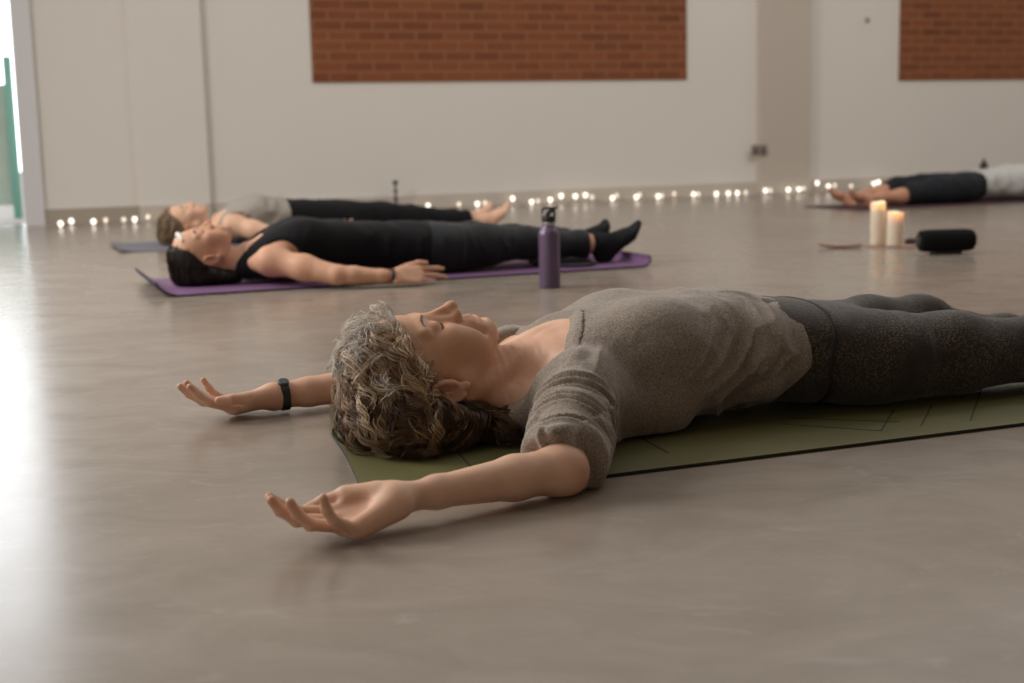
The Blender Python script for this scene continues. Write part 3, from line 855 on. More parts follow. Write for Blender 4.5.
    cutf = lambda X, Y, Z: (.350 + 1.03 * (Z - .083)) - X - 2.2 * np.maximum(0, np.abs(Y - CY) - .125) + .22 * np.maximum(0, .07 - np.abs(Y - CY))
    nb = G.d.copy(); G3 = (G.ax[0][:, None, None], G.ax[1][None, :, None], G.ax[2][None, None, :])
    G.clip(cutf, .004)
    G.clip(lambda X, Y, Z: X - (.890 + 0 * np.clip((.20 - Z) / .05, 0, 1) - .045 * np.clip((.10 - Z) / .06, 0, 1) + .005 * np.sin(Y * 31)), .004)
    G.clip(lambda X, Y, Z: np.where(Y < .2, -.81 * (X - .252) - .585 * (Y + .012) - .35 * (Z - .055), -1.0), .004)
    G.clip(lambda X, Y, Z: np.where(Y > .52, -.81 * (X - .278) + .585 * (Y - .705) - .35 * (Z - .055), -1.0), .004)
    V, Fc = G.mesh(2)
    G.d = np.maximum(nb - .0022, np.abs(cutf(*G3)) - .0055)
    G.clip(lambda X, Y, Z: np.abs(Y - CY) - .155 + 0 * X, .004)
    NBV = G.mesh(1); del G, nb, G3
    for it in range(2):
        N = vnormals(V, Fc)
        if it == 0:
            x, y, z = V.T
            ca = np.arctan2(z - .1, y - CY)
            hemw = (1 - .75 * sstep(x, .83, .87)) * (sstep(x, .58, .80) * (.40 + .60 * sstep(.20 - z, -.03, .10)))
            q = np.stack([x * 30 + 2.2 * np.sin(ca * 2) + 3 * fbm(V * 9), ca * 1.4, z * 5], 1)
            d1 = (ridge(q) ** 2 - .30) * .022 * hemw
            q2 = np.stack([x * 17 - z * 10 + 1.7 * fbm(V * 7), y * 5, z * 9 + x * 6], 1)
            d1 += (ridge(q2) ** 2 - .33) * .018 * hemw
            # bunched sleeves: rings round the arm
            for S_, E_ in ((nS, nE), (fS, fE)):
                ax_ = nrm(E_ - S_); r_ = V - S_; s_ = r_ @ ax_
                rad = np.linalg.norm(r_ - s_[:, None] * ax_, axis=1)
                sw = sstep(s_, .015, .11) * (rad < .13) * (np.abs(y - CY) > .17)
                pr = np.stack([s_ * 62 + 3.0 * fbm(V * 11), np.arctan2(r_[:, 2], r_[:, 0]) * .8, z * 6], 1)
                d1 += (ridge(pr) ** 1.6 - .14) * .017 * sw
                # pull lines from the armpit to the shoulder
                pw = np.exp(-((s_ - .01) / .05) ** 2) * (rad < .14)
                pr = np.stack([(x - y * .6 * np.sign(CY - y[0])) * 34 + 2 * fbm(V * 8), z * 9, y * 6], 1)
                d1 += (ridge(pr) - .38) * .012 * pw
            chest = np.exp(-((x - .55) / .12) ** 2) * sstep(z, .10, .2)
            d1 += (fbm(V * np.array((16, 16, 16))) - .45) * .006 * (.4 + chest)
            V = V + N * d1[:, None]
            V = laplace(V, Fc, .25)
        else:
            V = V + N * ((fbm(V * 130, 2) - .37) * .0012)[:, None]
    V[:, 2] = np.maximum(V[:, 2], np.where((V[:, 1] > -.02) & (V[:, 1] < .66), .0072, .0012))
    t = np_mesh('grey_top', V, Fc, M['jersey'], p)
    np_mesh('neckband', NBV[0], NBV[1], M['jersey'], t)
    # ---- leggings
    L = Field((.76, .08, 0), (1.90, .66, .25), .003)
    L.loft([s_ for s_ in body if s_[0] >= .75], CY, .03, .0058)
    leg(L, nH, nK, nA, legr, .03, .0055); leg(L, fH, fK, fA, legf, .03, .0055)
    L.clip(lambda X, Y, Z: .0078 - Z, .008)
    wb = np.copy(L.d); sm = np.copy(L.d)
    X_ = L.ax[0][:, None, None]; Y_ = L.ax[1][None, :, None]; Z_ = L.ax[2][None, None, :]
    seam_x = .962 - .030 * np.clip((.21 - Z_) / .10, 0, 1) + .022 * np.clip((.09 - Z_) / .09, 0, 1) + 0 * Y_
    L.clip(lambda X, Y, Z: seam_x - X, .002); L.clip(lambda X, Y, Z: X - 1.80, .004)
    V, Fc = L.mesh(2)
    N = vnormals(V, Fc); x, y, z = V.T
    kn = np.exp(-((x - 1.46) / .07) ** 2) + .6 * np.exp(-((x - 1.13) / .06) ** 2)
    q = np.stack([x * 34 + 2.5 * fbm(V * 9), y * 6, z * 8], 1)
    V = V + N * ((ridge(q) - .55) * .006 * kn + (fbm(V * 14) - .45) * .006)[:, None]
    V[:, 2] = np.maximum(V[:, 2], .0072)
    lg = np_mesh('leggings', V, Fc, M['dotted'], p)
    L.d = wb - .0018
    L.clip(lambda X, Y, Z: X - seam_x - .001, .002); L.clip(lambda X, Y, Z: .80 - X, .003); L.clip(lambda X, Y, Z: .0074 - Z)
    V, Fc = L.mesh(2); np_mesh('waistband', V, Fc, M['dotted'], lg)
    L.d = sm - .0034
    L.clip(lambda X, Y, Z: np.abs(X - seam_x) - .0040, .002); L.clip(lambda X, Y, Z: .0074 - Z)
    V, Fc = L.mesh(1); tag(np_mesh('waist_seam', V, Fc, M['seam'], lg), 'dark piping seam')
    del L, wb, sm

    # ---- wristwatch on the far arm
    ax_ = nrm(fE - fW); c0 = fW + ax_ * .020
    e1 = nrm(np.cross(ax_, (0, 0, 1))); e2 = np.cross(e1, ax_)
    wt = MB(); n = 40
    v = []; f = []
    for i in range(n):
        a = 2 * math.pi * i / n
        rr = np.array((math.cos(a) * .0295, math.sin(a) * .0280))
        for rad, off in ((1, -.0085), (1.08, -.0085), (1.08, .0085), (1, .0085)):
            v.append(c0 + e1 * rr[0] * rad + e2 * rr[1] * rad + ax_ * off)
    for i in range(n):
        j = (i + 1) % n
        for k in range(4): f.append((i * 4 + k, i * 4 + (k + 1) % 4, j * 4 + (k + 1) % 4, j * 4 + k))
    wt.add(v, f)
    wa = wt.build('wristwatch', M['strap'], p, smooth=False)
    cs = MB(); up = nrm(e2 * .92 - e1 * .38 * np.sign(e1[1])) if True else e2
    cc = c0 + up * .0275
    s1 = nrm(np.cross(up, ax_))
    ring = []
    for hgt, rad in ((0, .0105), (.004, .0115), (.0060, .0105)):
        ring.append([cc + up * hgt + (ax_ * math.cos(2 * math.pi * i / 24) + s1 * math.sin(2 * math.pi * i / 24)) * rad for i in range(24)])
    v = [q for r_ in ring for q in r_]; f = [(k * 24 + i, k * 24 + (i + 1) % 24, (k + 1) * 24 + (i + 1) % 24, (k + 1) * 24 + i) for k in range(2) for i in range(24)]
    f += [tuple(48 + i for i in range(24)), tuple(reversed(range(24)))]
    cs.add(v, f).build('watch_case', M['dark_metal'], wa, smooth=True)
    gl = MB(); v = [cc + up * .0063 + (ax_ * math.cos(2 * math.pi * i / 24) + s1 * math.sin(2 * math.pi * i / 24)) * .0090 for i in range(24)]
    v += [q - up * .002 for q in v]
    gl.add(v, [tuple(range(24)), tuple(reversed(range(24, 48)))] + [(i, (i + 1) % 24, 24 + (i + 1) % 24, 24 + i) for i in range(24)]).build('watch_face', M['watchglass'], wa)

    # ---- brows and lashes, one of each per eye
    rg = np.random.default_rng(3)
    for q in (-1, 1):
        eb = []; B = np.array(BR[q])
        for i in range(110):
            k = rg.random() * 19.0; a = int(k); t_ = k - a
            r0 = B[a] * (1 - t_) + B[a + 1] * t_; r1 = B[min(23, a + 4)]
            o_ = rg.normal() * .0014
            b0 = H.P(r0[0], r0[1] + .0002, r0[2] + o_); b1 = H.P(r1[0], r1[1] + .0009, r1[2] + o_ * .6 + .0006)
            eb.append([b0 + (b1 - b0) * s_ for s_ in np.linspace(0, 1, 4)])
        eb = np.array(eb)
        tubes(eb, np.full(len(eb), .00030), np.tile((.24, .165, .115), (len(eb), 1)), 'eyebrow', M['hair'], p)
        la = []
        for n_, (l_, f_, u_) in enumerate(LA[q]):
            t_ = -1 + 2 * n_ / 35.0
            pts = [H.P(l_ + q * t_ * .0020 * s_, f_ - .0002 + .0012 * s_, u_ - .0042 * s_ ** 1.3) for s_ in (0, .4, .75, 1)]
            la.append(pts)
        la = np.array(la)
        tubes(la, np.full(len(la), .00026), np.tile((.060, .038, .027), (len(la), 1)), 'eyelashes', M['hair'], p)

    # ---- hair: loose greying curls, a soft mass under many fine locks
    K = Field((-.03, .10, 0), (.47, .62, .30), .003)
    K.ell((.178, CY, .108), (.092, .100, .092), None, .02)
    H.E(K, (0, -.014, .036), (.083, .097, .080), .02)
    K.ell((.203, CY, .056), (.115, .120, .046), None, .03)
    K.ell((.318, CY - .010, .031), (.055, .090, .026), None, .03)
    K.ell((.156, CY - .01, .064), (.078, .100, .046), None, .03)
    K.ell((.140, CY, .160), (.042, .078, .050), None, .03)
    K.clip(lambda X, Y, Z: .0075 - Z, .006)
    def hairline(X, Y, Z):
        dx, dy, dz = X - H.p[0], Y - H.p[1], Z - H.p[2]
        u_ = (dx * H.u[0] + dy * H.u[1] + dz * H.u[2]) / H.s; f_ = (dx * H.f[0] + dy * H.f[1] + dz * H.f[2]) / H.s
        fm = np.interp(u_.ravel(), [-.2, -.10, -.05, .014, .034, .055, .078, .092, .13], [-.060, -.052, -.044, -.040, .004, .030, .058, .088, .25]).reshape(u_.shape)
        return (f_ - fm) * H.s
    K.clip(hairline, .01)
    V, Fc = K.mesh(3); N = vnormals(V, Fc)
    rg = np.random.default_rng(11)
    V = V + N * ((ridge(np.stack([V[:, 0] * 40, V[:, 1] * 40, V[:, 2] * 18], 1) + 2 * fbm(V * 15)[:, None]) - .6) * .006 + (fbm(V * 24, 2) - .375) * .020)[:, None]
    V[:, 2] = np.maximum(V[:, 2], .0080)
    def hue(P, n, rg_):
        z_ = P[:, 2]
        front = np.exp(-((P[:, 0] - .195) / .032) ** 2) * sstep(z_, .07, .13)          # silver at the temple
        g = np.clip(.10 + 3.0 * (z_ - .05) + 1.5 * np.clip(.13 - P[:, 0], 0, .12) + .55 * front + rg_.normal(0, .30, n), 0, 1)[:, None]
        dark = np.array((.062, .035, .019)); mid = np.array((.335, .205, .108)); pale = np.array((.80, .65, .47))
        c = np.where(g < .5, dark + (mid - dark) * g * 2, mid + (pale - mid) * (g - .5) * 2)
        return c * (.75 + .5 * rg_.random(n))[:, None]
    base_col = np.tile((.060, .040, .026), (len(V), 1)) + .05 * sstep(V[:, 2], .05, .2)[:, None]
    def flow(P, t_):
        a = P - np.array((.27, CY, .20)); a[:, 0] *= 1.15
        fl = a / (np.linalg.norm(a, axis=1, keepdims=True) + 1e-9) * .9
        fl[:, 2] -= .35 + .35 * t_; fl[:, 0] += (.45 * t_ * sstep(.10 - P[:, 2], 0, .09) + .10 * t_)
        w1 = fbm(P * 8 + 5, 2); w2 = fbm(P * 8 + 31, 2); w3 = fbm(P * 8 + 57, 2)
        return fl + (np.stack([w1, w2, w3], 1) - .375) * np.array((5.0, 5.0, 3.0))
    ok = np.where(V[:, 2] > .012)[0]
    NG, CL = 800, 13
    g0 = V[rg.choice(ok, NG)]
    seeds = np.repeat(g0, CL, 0) + rg.normal(0, .0034, (NG * CL, 3))
    P1 = strands_locks(K, seeds, flow, 16, .0062, np.repeat(np.arange(NG), CL), (.001, .022), .0115, 95, 5)
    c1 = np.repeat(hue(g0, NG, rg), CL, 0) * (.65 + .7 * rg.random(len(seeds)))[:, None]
    # loose pale wisps at the crown and over the brow
    okf = np.where((V[:, 2] > .15) & (V[:, 0] < .15))[0]
    NF = 150
    gf = V[rg.choice(okf, NF)]; sf = np.repeat(gf, 6, 0) + rg.normal(0, .005, (NF * 6, 3))
    def flow2(P, t_):
        return np.tile((-.75, 0., .35), (len(P), 1)) + (np.stack([fbm(P * 15 + k, 2) for k in (2, 9, 27)], 1) - .375) * 5.0
    P2 = strands_locks(K, sf, flow2, 13, .0050, np.repeat(np.arange(NF), 6), (.004, .042), .010, 70, 9)
    c2 = np.tile((.80, .74, .66), (NF * 6, 1)) * (.6 + .5 * rg.random(NF * 6))[:, None]
    for P_ in (P1, P2): P_[:, :, 2] = np.maximum(P_[:, :, 2], .0085)
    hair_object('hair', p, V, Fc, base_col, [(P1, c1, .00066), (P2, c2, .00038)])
    return p

def strands_locks(F, seeds, flow, steps, step, lock, lift, curl, freq, seed):
    """strands of one lock share phase, curl and lift, so they bundle"""
    rg = np.random.default_rng(seed); m = lock.max() + 1
    ph = rg.random(m)[lock] * 6.28; fr = (freq * (0.6 + .8 * rg.random(m)))[lock]
    cu = (curl * (0.3 + 1.3 * rg.random(m)))[lock]; lf = (lift[0] + (lift[1] - lift[0]) * rg.random(m) ** 1.5)[lock]
    lf = lf + rg.normal(0, .0012, len(seeds))
    p = seeds.copy(); out = []
    for i in range(steps):
        g = F.grad(p); dd = F.sample(p)
        k = min(1, .25 + 1.5 * i / steps)
        p = p - g * (dd - lf * k)[:, None]
        t = flow(p.copy(), i / steps)
        t = t - g * np.sum(t * g, 1, keepdims=True); t /= np.linalg.norm(t, axis=1, keepdims=True) + 1e-9
        b = np.cross(g, t); rm = min(1, i / (steps * .3)); s_ = i * step
        out.append(p + b * (cu * rm * np.sin(ph + fr * s_))[:, None] + g * (cu * .5 * rm * (1 + np.cos(ph * 1.3 + fr * s_ * .9)))[:, None])
        p = p + t * step
    return np.stack(out, 1)

def hair_object(name, parent, V, Fc, base_col, sets, sides=3):
    Vs, Fs, Cs = [V], [Fc], [base_col]; off = len(V)
    for paths, cols, width in sets:
        n, m, _ = paths.shape
        T = np.gradient(paths, axis=1); T /= np.linalg.norm(T, axis=2, keepdims=True) + 1e-9
        U = np.cross(T, np.array([.31, .2, .93])); U /= np.linalg.norm(U, axis=2, keepdims=True) + 1e-9
        B = np.cross(T, U)
        prof = np.interp(np.linspace(0, 1, m), [0, .15, .7, 1], [.7, 1, .85, .15])
        wd = width * prof[None, :, None]
        v = np.stack([paths + (U * math.cos(2 * math.pi * k / sides) + B * math.sin(2 * math.pi * k / sides)) * wd for k in range(sides)], 2)
        idx = np.arange(n * m * sides).reshape(n, m, sides) + off
        for k in range(sides):
            Fs.append(np.stack([idx[:, :-1, k], idx[:, :-1, (k + 1) % sides], idx[:, 1:, (k + 1) % sides], idx[:, 1:, k]], -1).reshape(-1, 4))
        Vs.append(v.reshape(-1, 3)); Cs.append(np.repeat(np.repeat(cols[:, None, :], m, 1)[:, :, None, :], sides, 2).reshape(-1, 3))
        off += n * m * sides
    return np_mesh(name, np.concatenate(Vs), np.concatenate(Fs), M['hair'], parent, np.concatenate(Cs), 'strand_colour')

woman_in_grey()

# ------------------------------------------------------------------ the three people further back
STD = [(.33, .060, .050, .095), (.37, .105, .066, .095), (.42, .150, .086, .104), (.50, .160, .100, .118), (.60, .152, .100, .116), (.70, .138, .094, .118),
       (.80, .132, .088, .115), (.90, .150, .090, .108), (1.0, .166, .092, .102), (1.08, .168, .086, .098), (1.13, .160, .078, .094)]

def supine(cy, head, arms, legs, feet, res=.004, bust=.0, lo=(-.1, -.35, 0), hi=(2.12, .8, .30), socks=False, skin=None, legr=(.086, .058, .054, .036), toes=True, floor_cut=None):
    F = Field(lo, hi, res)
    F.loft(STD, cy, .03, -.005)
    head.build(F)
    hx, hy, hz = head.p
    F.rc((hx + .06, cy, hz - .038), (.385, cy, .095), .050, .052, .03)
    for q in (-1, 1): F.rc((.31, cy + q * .03, .07), (.40, cy + q * .13, .080), .03, .036, .04)
    sp = head.spots()
    for S_, E_, W_, d_, p_, side, fx, th in arms:
        F.ell(S_, (.058, .054, .050), None, .04)
        arm(F, S_, E_, W_, (.048, .035, .031, .021))
        hand(F, W_, d_, p_, side, 1.10, fx, th, sp)
    for (H_, K_, A_), (t_, q_) in zip(legs, feet):
        leg(F, H_, K_, A_, legr, .03, -.004); foot(F, A_, t_, q_, 1.0, -.003 if socks else 0, toes)
    F.clip(lambda X, Y, Z: .003 - Z, .006)
    if floor_cut: F.clip(floor_cut)
    V, Fc = F.mesh(2)
    col = tint(V, BASE_SKIN if skin is None else skin, sp) * (.92 + .16 * fbm(V * 40))[:, None]
    return np_mesh('person', V, Fc, M['skin'], None, col, 'complexion')

def garment(name, mat, parent, lo, hi, prims, cuts, res=.004, fold=.006, foldf=20, zone=None):
    G = Field(lo, hi, res)
    prims(G)
    G.clip(lambda X, Y, Z: .003 - Z, .006)
    for c in cuts: G.clip(c, .004)
    V, Fc = G.mesh(2); N = vnormals(V, Fc)
    q = np.stack([V[:, 0] * foldf + 3 * fbm(V * 8), V[:, 1] * 7, V[:, 2] * 9], 1)
    wz = 1.0 if zone is None else zone(V)
    V = V + N * ((ridge(q) - .55) * fold * wz + (fbm(V * 12) - .45) * .006)[:, None]
    V[:, 2] = np.maximum(V[:, 2], .003)
    return np_mesh(name, V, Fc, mat, parent)

def strand_cap(name, parent, K, V, Fc, base, pale, flow, n, steps, step, lift, curl, seed, width=.0011, cl=5):
    rg = np.random.default_rng(seed)
    ok = np.where(V[:, 2] > .01)[0]; g0 = V[rg.choice(ok, n)]
    s0 = np.repeat(g0, cl, 0) + rg.normal(0, .002, (n * cl, 3)); lk = np.repeat(np.arange(n), cl)
    P = strands_locks(K, s0, flow, steps, step, lk, lift, curl, 45, seed)
    P[:, :, 2] = np.maximum(P[:, :, 2], .005)
    mixv = rg.random(n)[lk][:, None]
    c = np.array(base) * (1 - mixv) + np.array(pale) * mixv
    hair_object(name, parent, V, Fc, np.tile(np.array(base) * .8, (len(V), 1)), [(P, c, width)])

RELAX = {'i': (18, 20, 10), 'm': (22, 22, 12), 'r': (26, 24, 12), 'p': (28, 24, 12)}

def head_mass(H, parts, fm_u, fm_f, lo, hi, res=.004):
    K = Field(lo, hi, res)
    for c, r in parts: H.E(K, c, r, .02)
    K.clip(lambda X, Y, Z: .004 - Z, .006)
    def hl(X, Y, Z):
        dx, dy, dz = X - H.p[0], Y - H.p[1], Z - H.p[2]
        u_ = (dx * H.u[0] + dy * H.u[1] + dz * H.u[2]) / H.s; f_ = (dx * H.f[0] + dy * H.f[1] + dz * H.f[2]) / H.s
        return (f_ - np.interp(u_.ravel(), fm_u, fm_f).reshape(u_.shape)) * H.s
    K.clip(hl, .008)
    V, Fc = K.mesh(2)
    return K, V, Fc

def back_brows(H, p, col):
    for q in (-1, 1):
        a = np.array([[H.P(q * (.013 + .034 * t_), .0932 - .012 * t_ ** 2 + .001, .0215 + k * .0012 + .006 * math.sin(t_ * 2.6)) for t_ in (0, .35, .7, 1)] for k in range(5)])
        tubes(a, np.full(len(a), .0009), np.tile(col, (len(a), 1)), 'eyebrow', M['hair'], p)
        a = np.array([[H.P(q * (.031 + t_ * .0150), .0757 + .0152 * math.sqrt(max(0, 1 - (t_ * .93) ** 2)), .006 - .0044 - .0018 * (1 - t_ * t_) - k * .0008) for t_ in (-1, -.4, .4, 1)] for k in range(3)])
        tubes(a, np.full(len(a), .0008), np.tile(col, (len(a), 1)), 'eyelashes', M['hair'], p)

def woman_in_black():
    cy = .29; H = Head((.185, cy, .112), flex=R(-4), turn=R(4), sc_=1.04)
    nS, nE, nW = np.array((.40, .120, .090)), np.array((.600, -.055, .042)), np.array((.800, -.112, .029))
    fS, fE, fW = np.array((.40, .455, .092)), np.array((.60, .58, .046)), np.array((.835, .63, .036))
    legs = [((1.08, cy - .088, .098), (1.45, .225, .095), (1.770, .215, .078)), ((1.08, cy + .088, .098), (1.45, .38, .095), (1.755, .415, .080))]
    feet = [((.72, -.20, .62), (.66, .0, -.72)), ((.74, .20, .60), (.66, 0, -.72))]
    arms = [(nS, nE, nW, (1, .03, -.02), (.05, .80, -.60), -1, {'i': (6, 8, 5), 'm': (10, 10, 6), 'r': (12, 12, 6), 'p': (14, 14, 8)}, ((.018, .022, .002), (.052, .040, .004), (.086, .046, -.004), (.112, .044, -.006))),
            (fS, fE, fW, (1, -.10, -.02), (.05, -.72, -.68), 1, RELAX, None)]
    p = supine(cy, H, arms, legs, feet, socks=True, toes=False, skin=(.60, .325, .205))
    place(p, (-1.196, 4.642, .0075), R(21.4))
    tag(p, 'person in black tank top and black socks lying on the purple mat', 'person')
    def tank(G):
        G.loft(STD, cy, .03, .006)
        for q in (-1, 1):
            G.ell((.56, cy + q * .075, .165), (.07, .065, .058), None, .05)
            G.rc((.33, cy + q * .05, .075), (.42, cy + q * .085, .13), .03, .03, .03, .008); G.rc((.33, cy + q * .05, .055), (.40, cy + q * .09, .06), .034, .036, .03, .006)
    cuts = [lambda X, Y, Z: (.345 + .80 * (Z - .10)) - X - 1.8 * np.maximum(0, np.abs(Y - cy) - .045),
            lambda X, Y, Z: X - 1.06]
    for q in (-1, 1):
        cuts.append(lambda X, Y, Z, q=q: .085 - np.sqrt(((X - .420) / 1.15) ** 2 + ((Y - cy - q * .192)) ** 2 + ((Z - .085) / 1.25) ** 2))
    garment('tank_top', M['black_cloth'], p, (.25, .0, 0), (1.12, .6, .3), tank, cuts, fold=.007, foldf=24, zone=lambda V: .3 + .7 * sstep(V[:, 0], .55, .8))
    def lg(G):
        G.loft(STD, cy, .03, .004)
        for H_, K_, A_ in legs: leg(G, H_, K_, A_, (.086, .058, .054, .036), .03, .004)
    garment('leggings', M['charcoal_cloth'], p, (.85, .02, 0), (1.86, .6, .25), lg,
            [lambda X, Y, Z: .95 - X, lambda X, Y, Z: np.where(Y < .31, X - 1.700, X - 1.715)], fold=.005, foldf=22)
    for (H_, K_, A_), (t_, q_) in zip(legs, feet):
        A_ = np.asarray(A_, float); K_ = np.asarray(K_, float)
        def sk(G):
            foot(G, A_, t_, q_, 1.0, .003, True)
            G.rc(A_ + (K_ - A_) * .10, A_, .040, .038, .02, 0)
        garment('sock', M['sock'], p, A_ + (-.12, -.12, -.1), A_ + (.22, .12, .24), sk, [], res=.003, fold=.002)
    # hair drawn back, dark
    K, V, Fc = head_mass(H, [((0, -.018, .045), (.080, .096, .082)), ((0, -.070, .02), (.078, .042, .100)), ((0, -.080, -.06), (.075, .032, .08))],
                         [-.2, -.10, -.05, .012, .032, .06, .09, .13], [-.062, -.055, -.040, -.030, .005, .040, .074, .2], (.0, .1, 0), (.42, .48, .26))
    def flow(P, t_):
        f = np.tile((-.15, 0, -.9), (len(P), 1)) + (np.stack([fbm(P * 12 + k) for k in (2, 9, 27)], 1) - .45) * .8
        return f
    strand_cap('hair', p, K, V, Fc, (.014, .009, .006), (.045, .028, .017), flow, 260, 10, .008, (.001, .004), .002, 4)
    back_brows(H, p, (.03, .02, .014))
    hb = MB()                                               # white band added at the hairline as a painted highlight
    pts = [H.P(math.sin(a) * .070, .010 + math.cos(a) * .072, .083 - .012 * abs(math.sin(a))) for a in np.linspace(-.75, .75, 17)]
    hb.tube(pts, [.0045 + .0045 * math.cos(a) for a in np.linspace(-1.4, 1.4, 17)], 8).build('hairline_highlight', M['white'], p, smooth=True)
    # wrist band and thin cord
    ax_ = nrm(nE - nW)
    for nm, mt, off, rr, wd in (('wristband', 'strap', .012, (.0275, .0255), .007), ('cord_bracelet', 'red', .026, (.0275, .0265), .0016)):
        c0 = nW + ax_ * off; e1 = nrm(np.cross(ax_, (0, 0, 1))); e2 = np.cross(e1, ax_)
        mb = MB(); v = []; f = []; n = 28
        for i in range(n):
            a = 2 * math.pi * i / n
            for rad, o_ in ((.93, -wd), (1.05, -wd), (1.05, wd), (.93, wd)):
                v.append(c0 + (e1 * math.cos(a) * rr[0] + e2 * math.sin(a) * rr[1]) * rad + ax_ * o_)
        for i in range(n):
            j = (i + 1) % n
            for k in range(4): f.append((i * 4 + k, i * 4 + (k + 1) % 4, j * 4 + (k + 1) % 4, j * 4 + k))
        mb.add(v, f).build(nm, M[mt], p, smooth=True)
woman_in_black()

def woman_at_back():
    cy = 0.0; H = Head((.190, cy, .106), flex=R(3), turn=R(6), sc_=1.02)
    nS, nE, nW = np.array((.40, -.165, .100)), np.array((.60, -.29, .05)), np.array((.83, -.30, .036))
    fS, fE, fW = np.array((.40, .165, .095)), np.array((.60, .29, .05)), np.array((.83, .32, .036))
    legs = [((1.08, -.088, .096), (1.45, -.08, .080), (1.80, -.075, .055)), ((1.08, .088, .096), (1.45, .10, .085), (1.80, .12, .055))]
    feet = [((.60, -.25, .66), (.78, 0, -.6)), ((.60, .25, .66), (.78, 0, -.6))]
    arms = [(nS, nE, nW, (1, .05, -.02), (.0, -.3, .95), -1, RELAX, None), (fS, fE, fW, (1, -.05, -.02), (0, .3, .95), 1, RELAX, None)]
    p = supine(cy, H, arms, legs, feet, lo=(-.1, -.45, 0), hi=(2.1, .45, .3))
    O = Vector((-1.75, 7.0, .006)) - Vector((math.cos(R(21)), math.sin(R(21)), 0)) * .115
    place(p, O, R(21))
    tag(p, 'barefoot person in pale grey top and black leggings lying behind the purple mat', 'person')
    def tee(G):
        G.loft(STD, cy, .03, .010)
        for q, S_, E_ in ((-1, nS, nE), (1, fS, fE)):
            G.ell((.56, cy + q * .08, .17), (.075, .07, .06), None, .05)
            G.ell(S_, (.058, .054, .050), None, .04, .008)
            G.rc((.33, cy + q * .05, .075), (.42, cy + q * .085, .13), .03, .03, .03, .006)
    cuts = [lambda X, Y, Z: (.345 + .8 * (Z - .10)) - X - 1.4 * np.maximum(0, np.abs(Y - cy) - .09), lambda X, Y, Z: X - .715]
    for q in (-1, 1):
        cuts.append(lambda X, Y, Z, q=q: .072 - np.sqrt(((X - .43) / 1.3) ** 2 + (Y - cy - q * .20) ** 2 + ((Z - .09) / 1.3) ** 2))
    garment('grey_top', M['grey_cloth'], p, (.25, -.3, 0), (1.0, .3, .3), tee, cuts, fold=.012, foldf=18)
    def lg(G):
        G.loft(STD, cy, .03, .0075)
        for H_, K_, A_ in legs: leg(G, H_, K_, A_, (.086, .058, .054, .036), .03, .005)
    garment('leggings', M['black_cloth'], p, (.64, -.26, 0), (1.86, .3, .26), lg, [lambda X, Y, Z: .695 - X, lambda X, Y, Z: X - 1.725], fold=.005)
    K, V, Fc = head_mass(H, [((0, -.016, .048), (.084, .098, .085)), ((0, -.060, .03), (.090, .050, .105)), ((0, -.075, -.06), (.080, .035, .08))],
                         [-.2, -.10, -.05, .012, .032, .06, .09, .13], [-.062, -.055, -.040, -.030, .012, .050, .082, .2], (.0, -.18, 0), (.42, .18, .26))
    def flow(P, t_):
        return np.tile((-.4, 0, -.8), (len(P), 1)) + (np.stack([fbm(P * 12 + k) for k in (2, 9, 27)], 1) - .45) * 2.2
    strand_cap('hair', p, K, V, Fc, (.17, .105, .058), (.42, .29, .17), flow, 260, 11, .008, (.001, .010), .005, 14)
    back_brows(H, p, (.10, .06, .035))
woman_at_back()

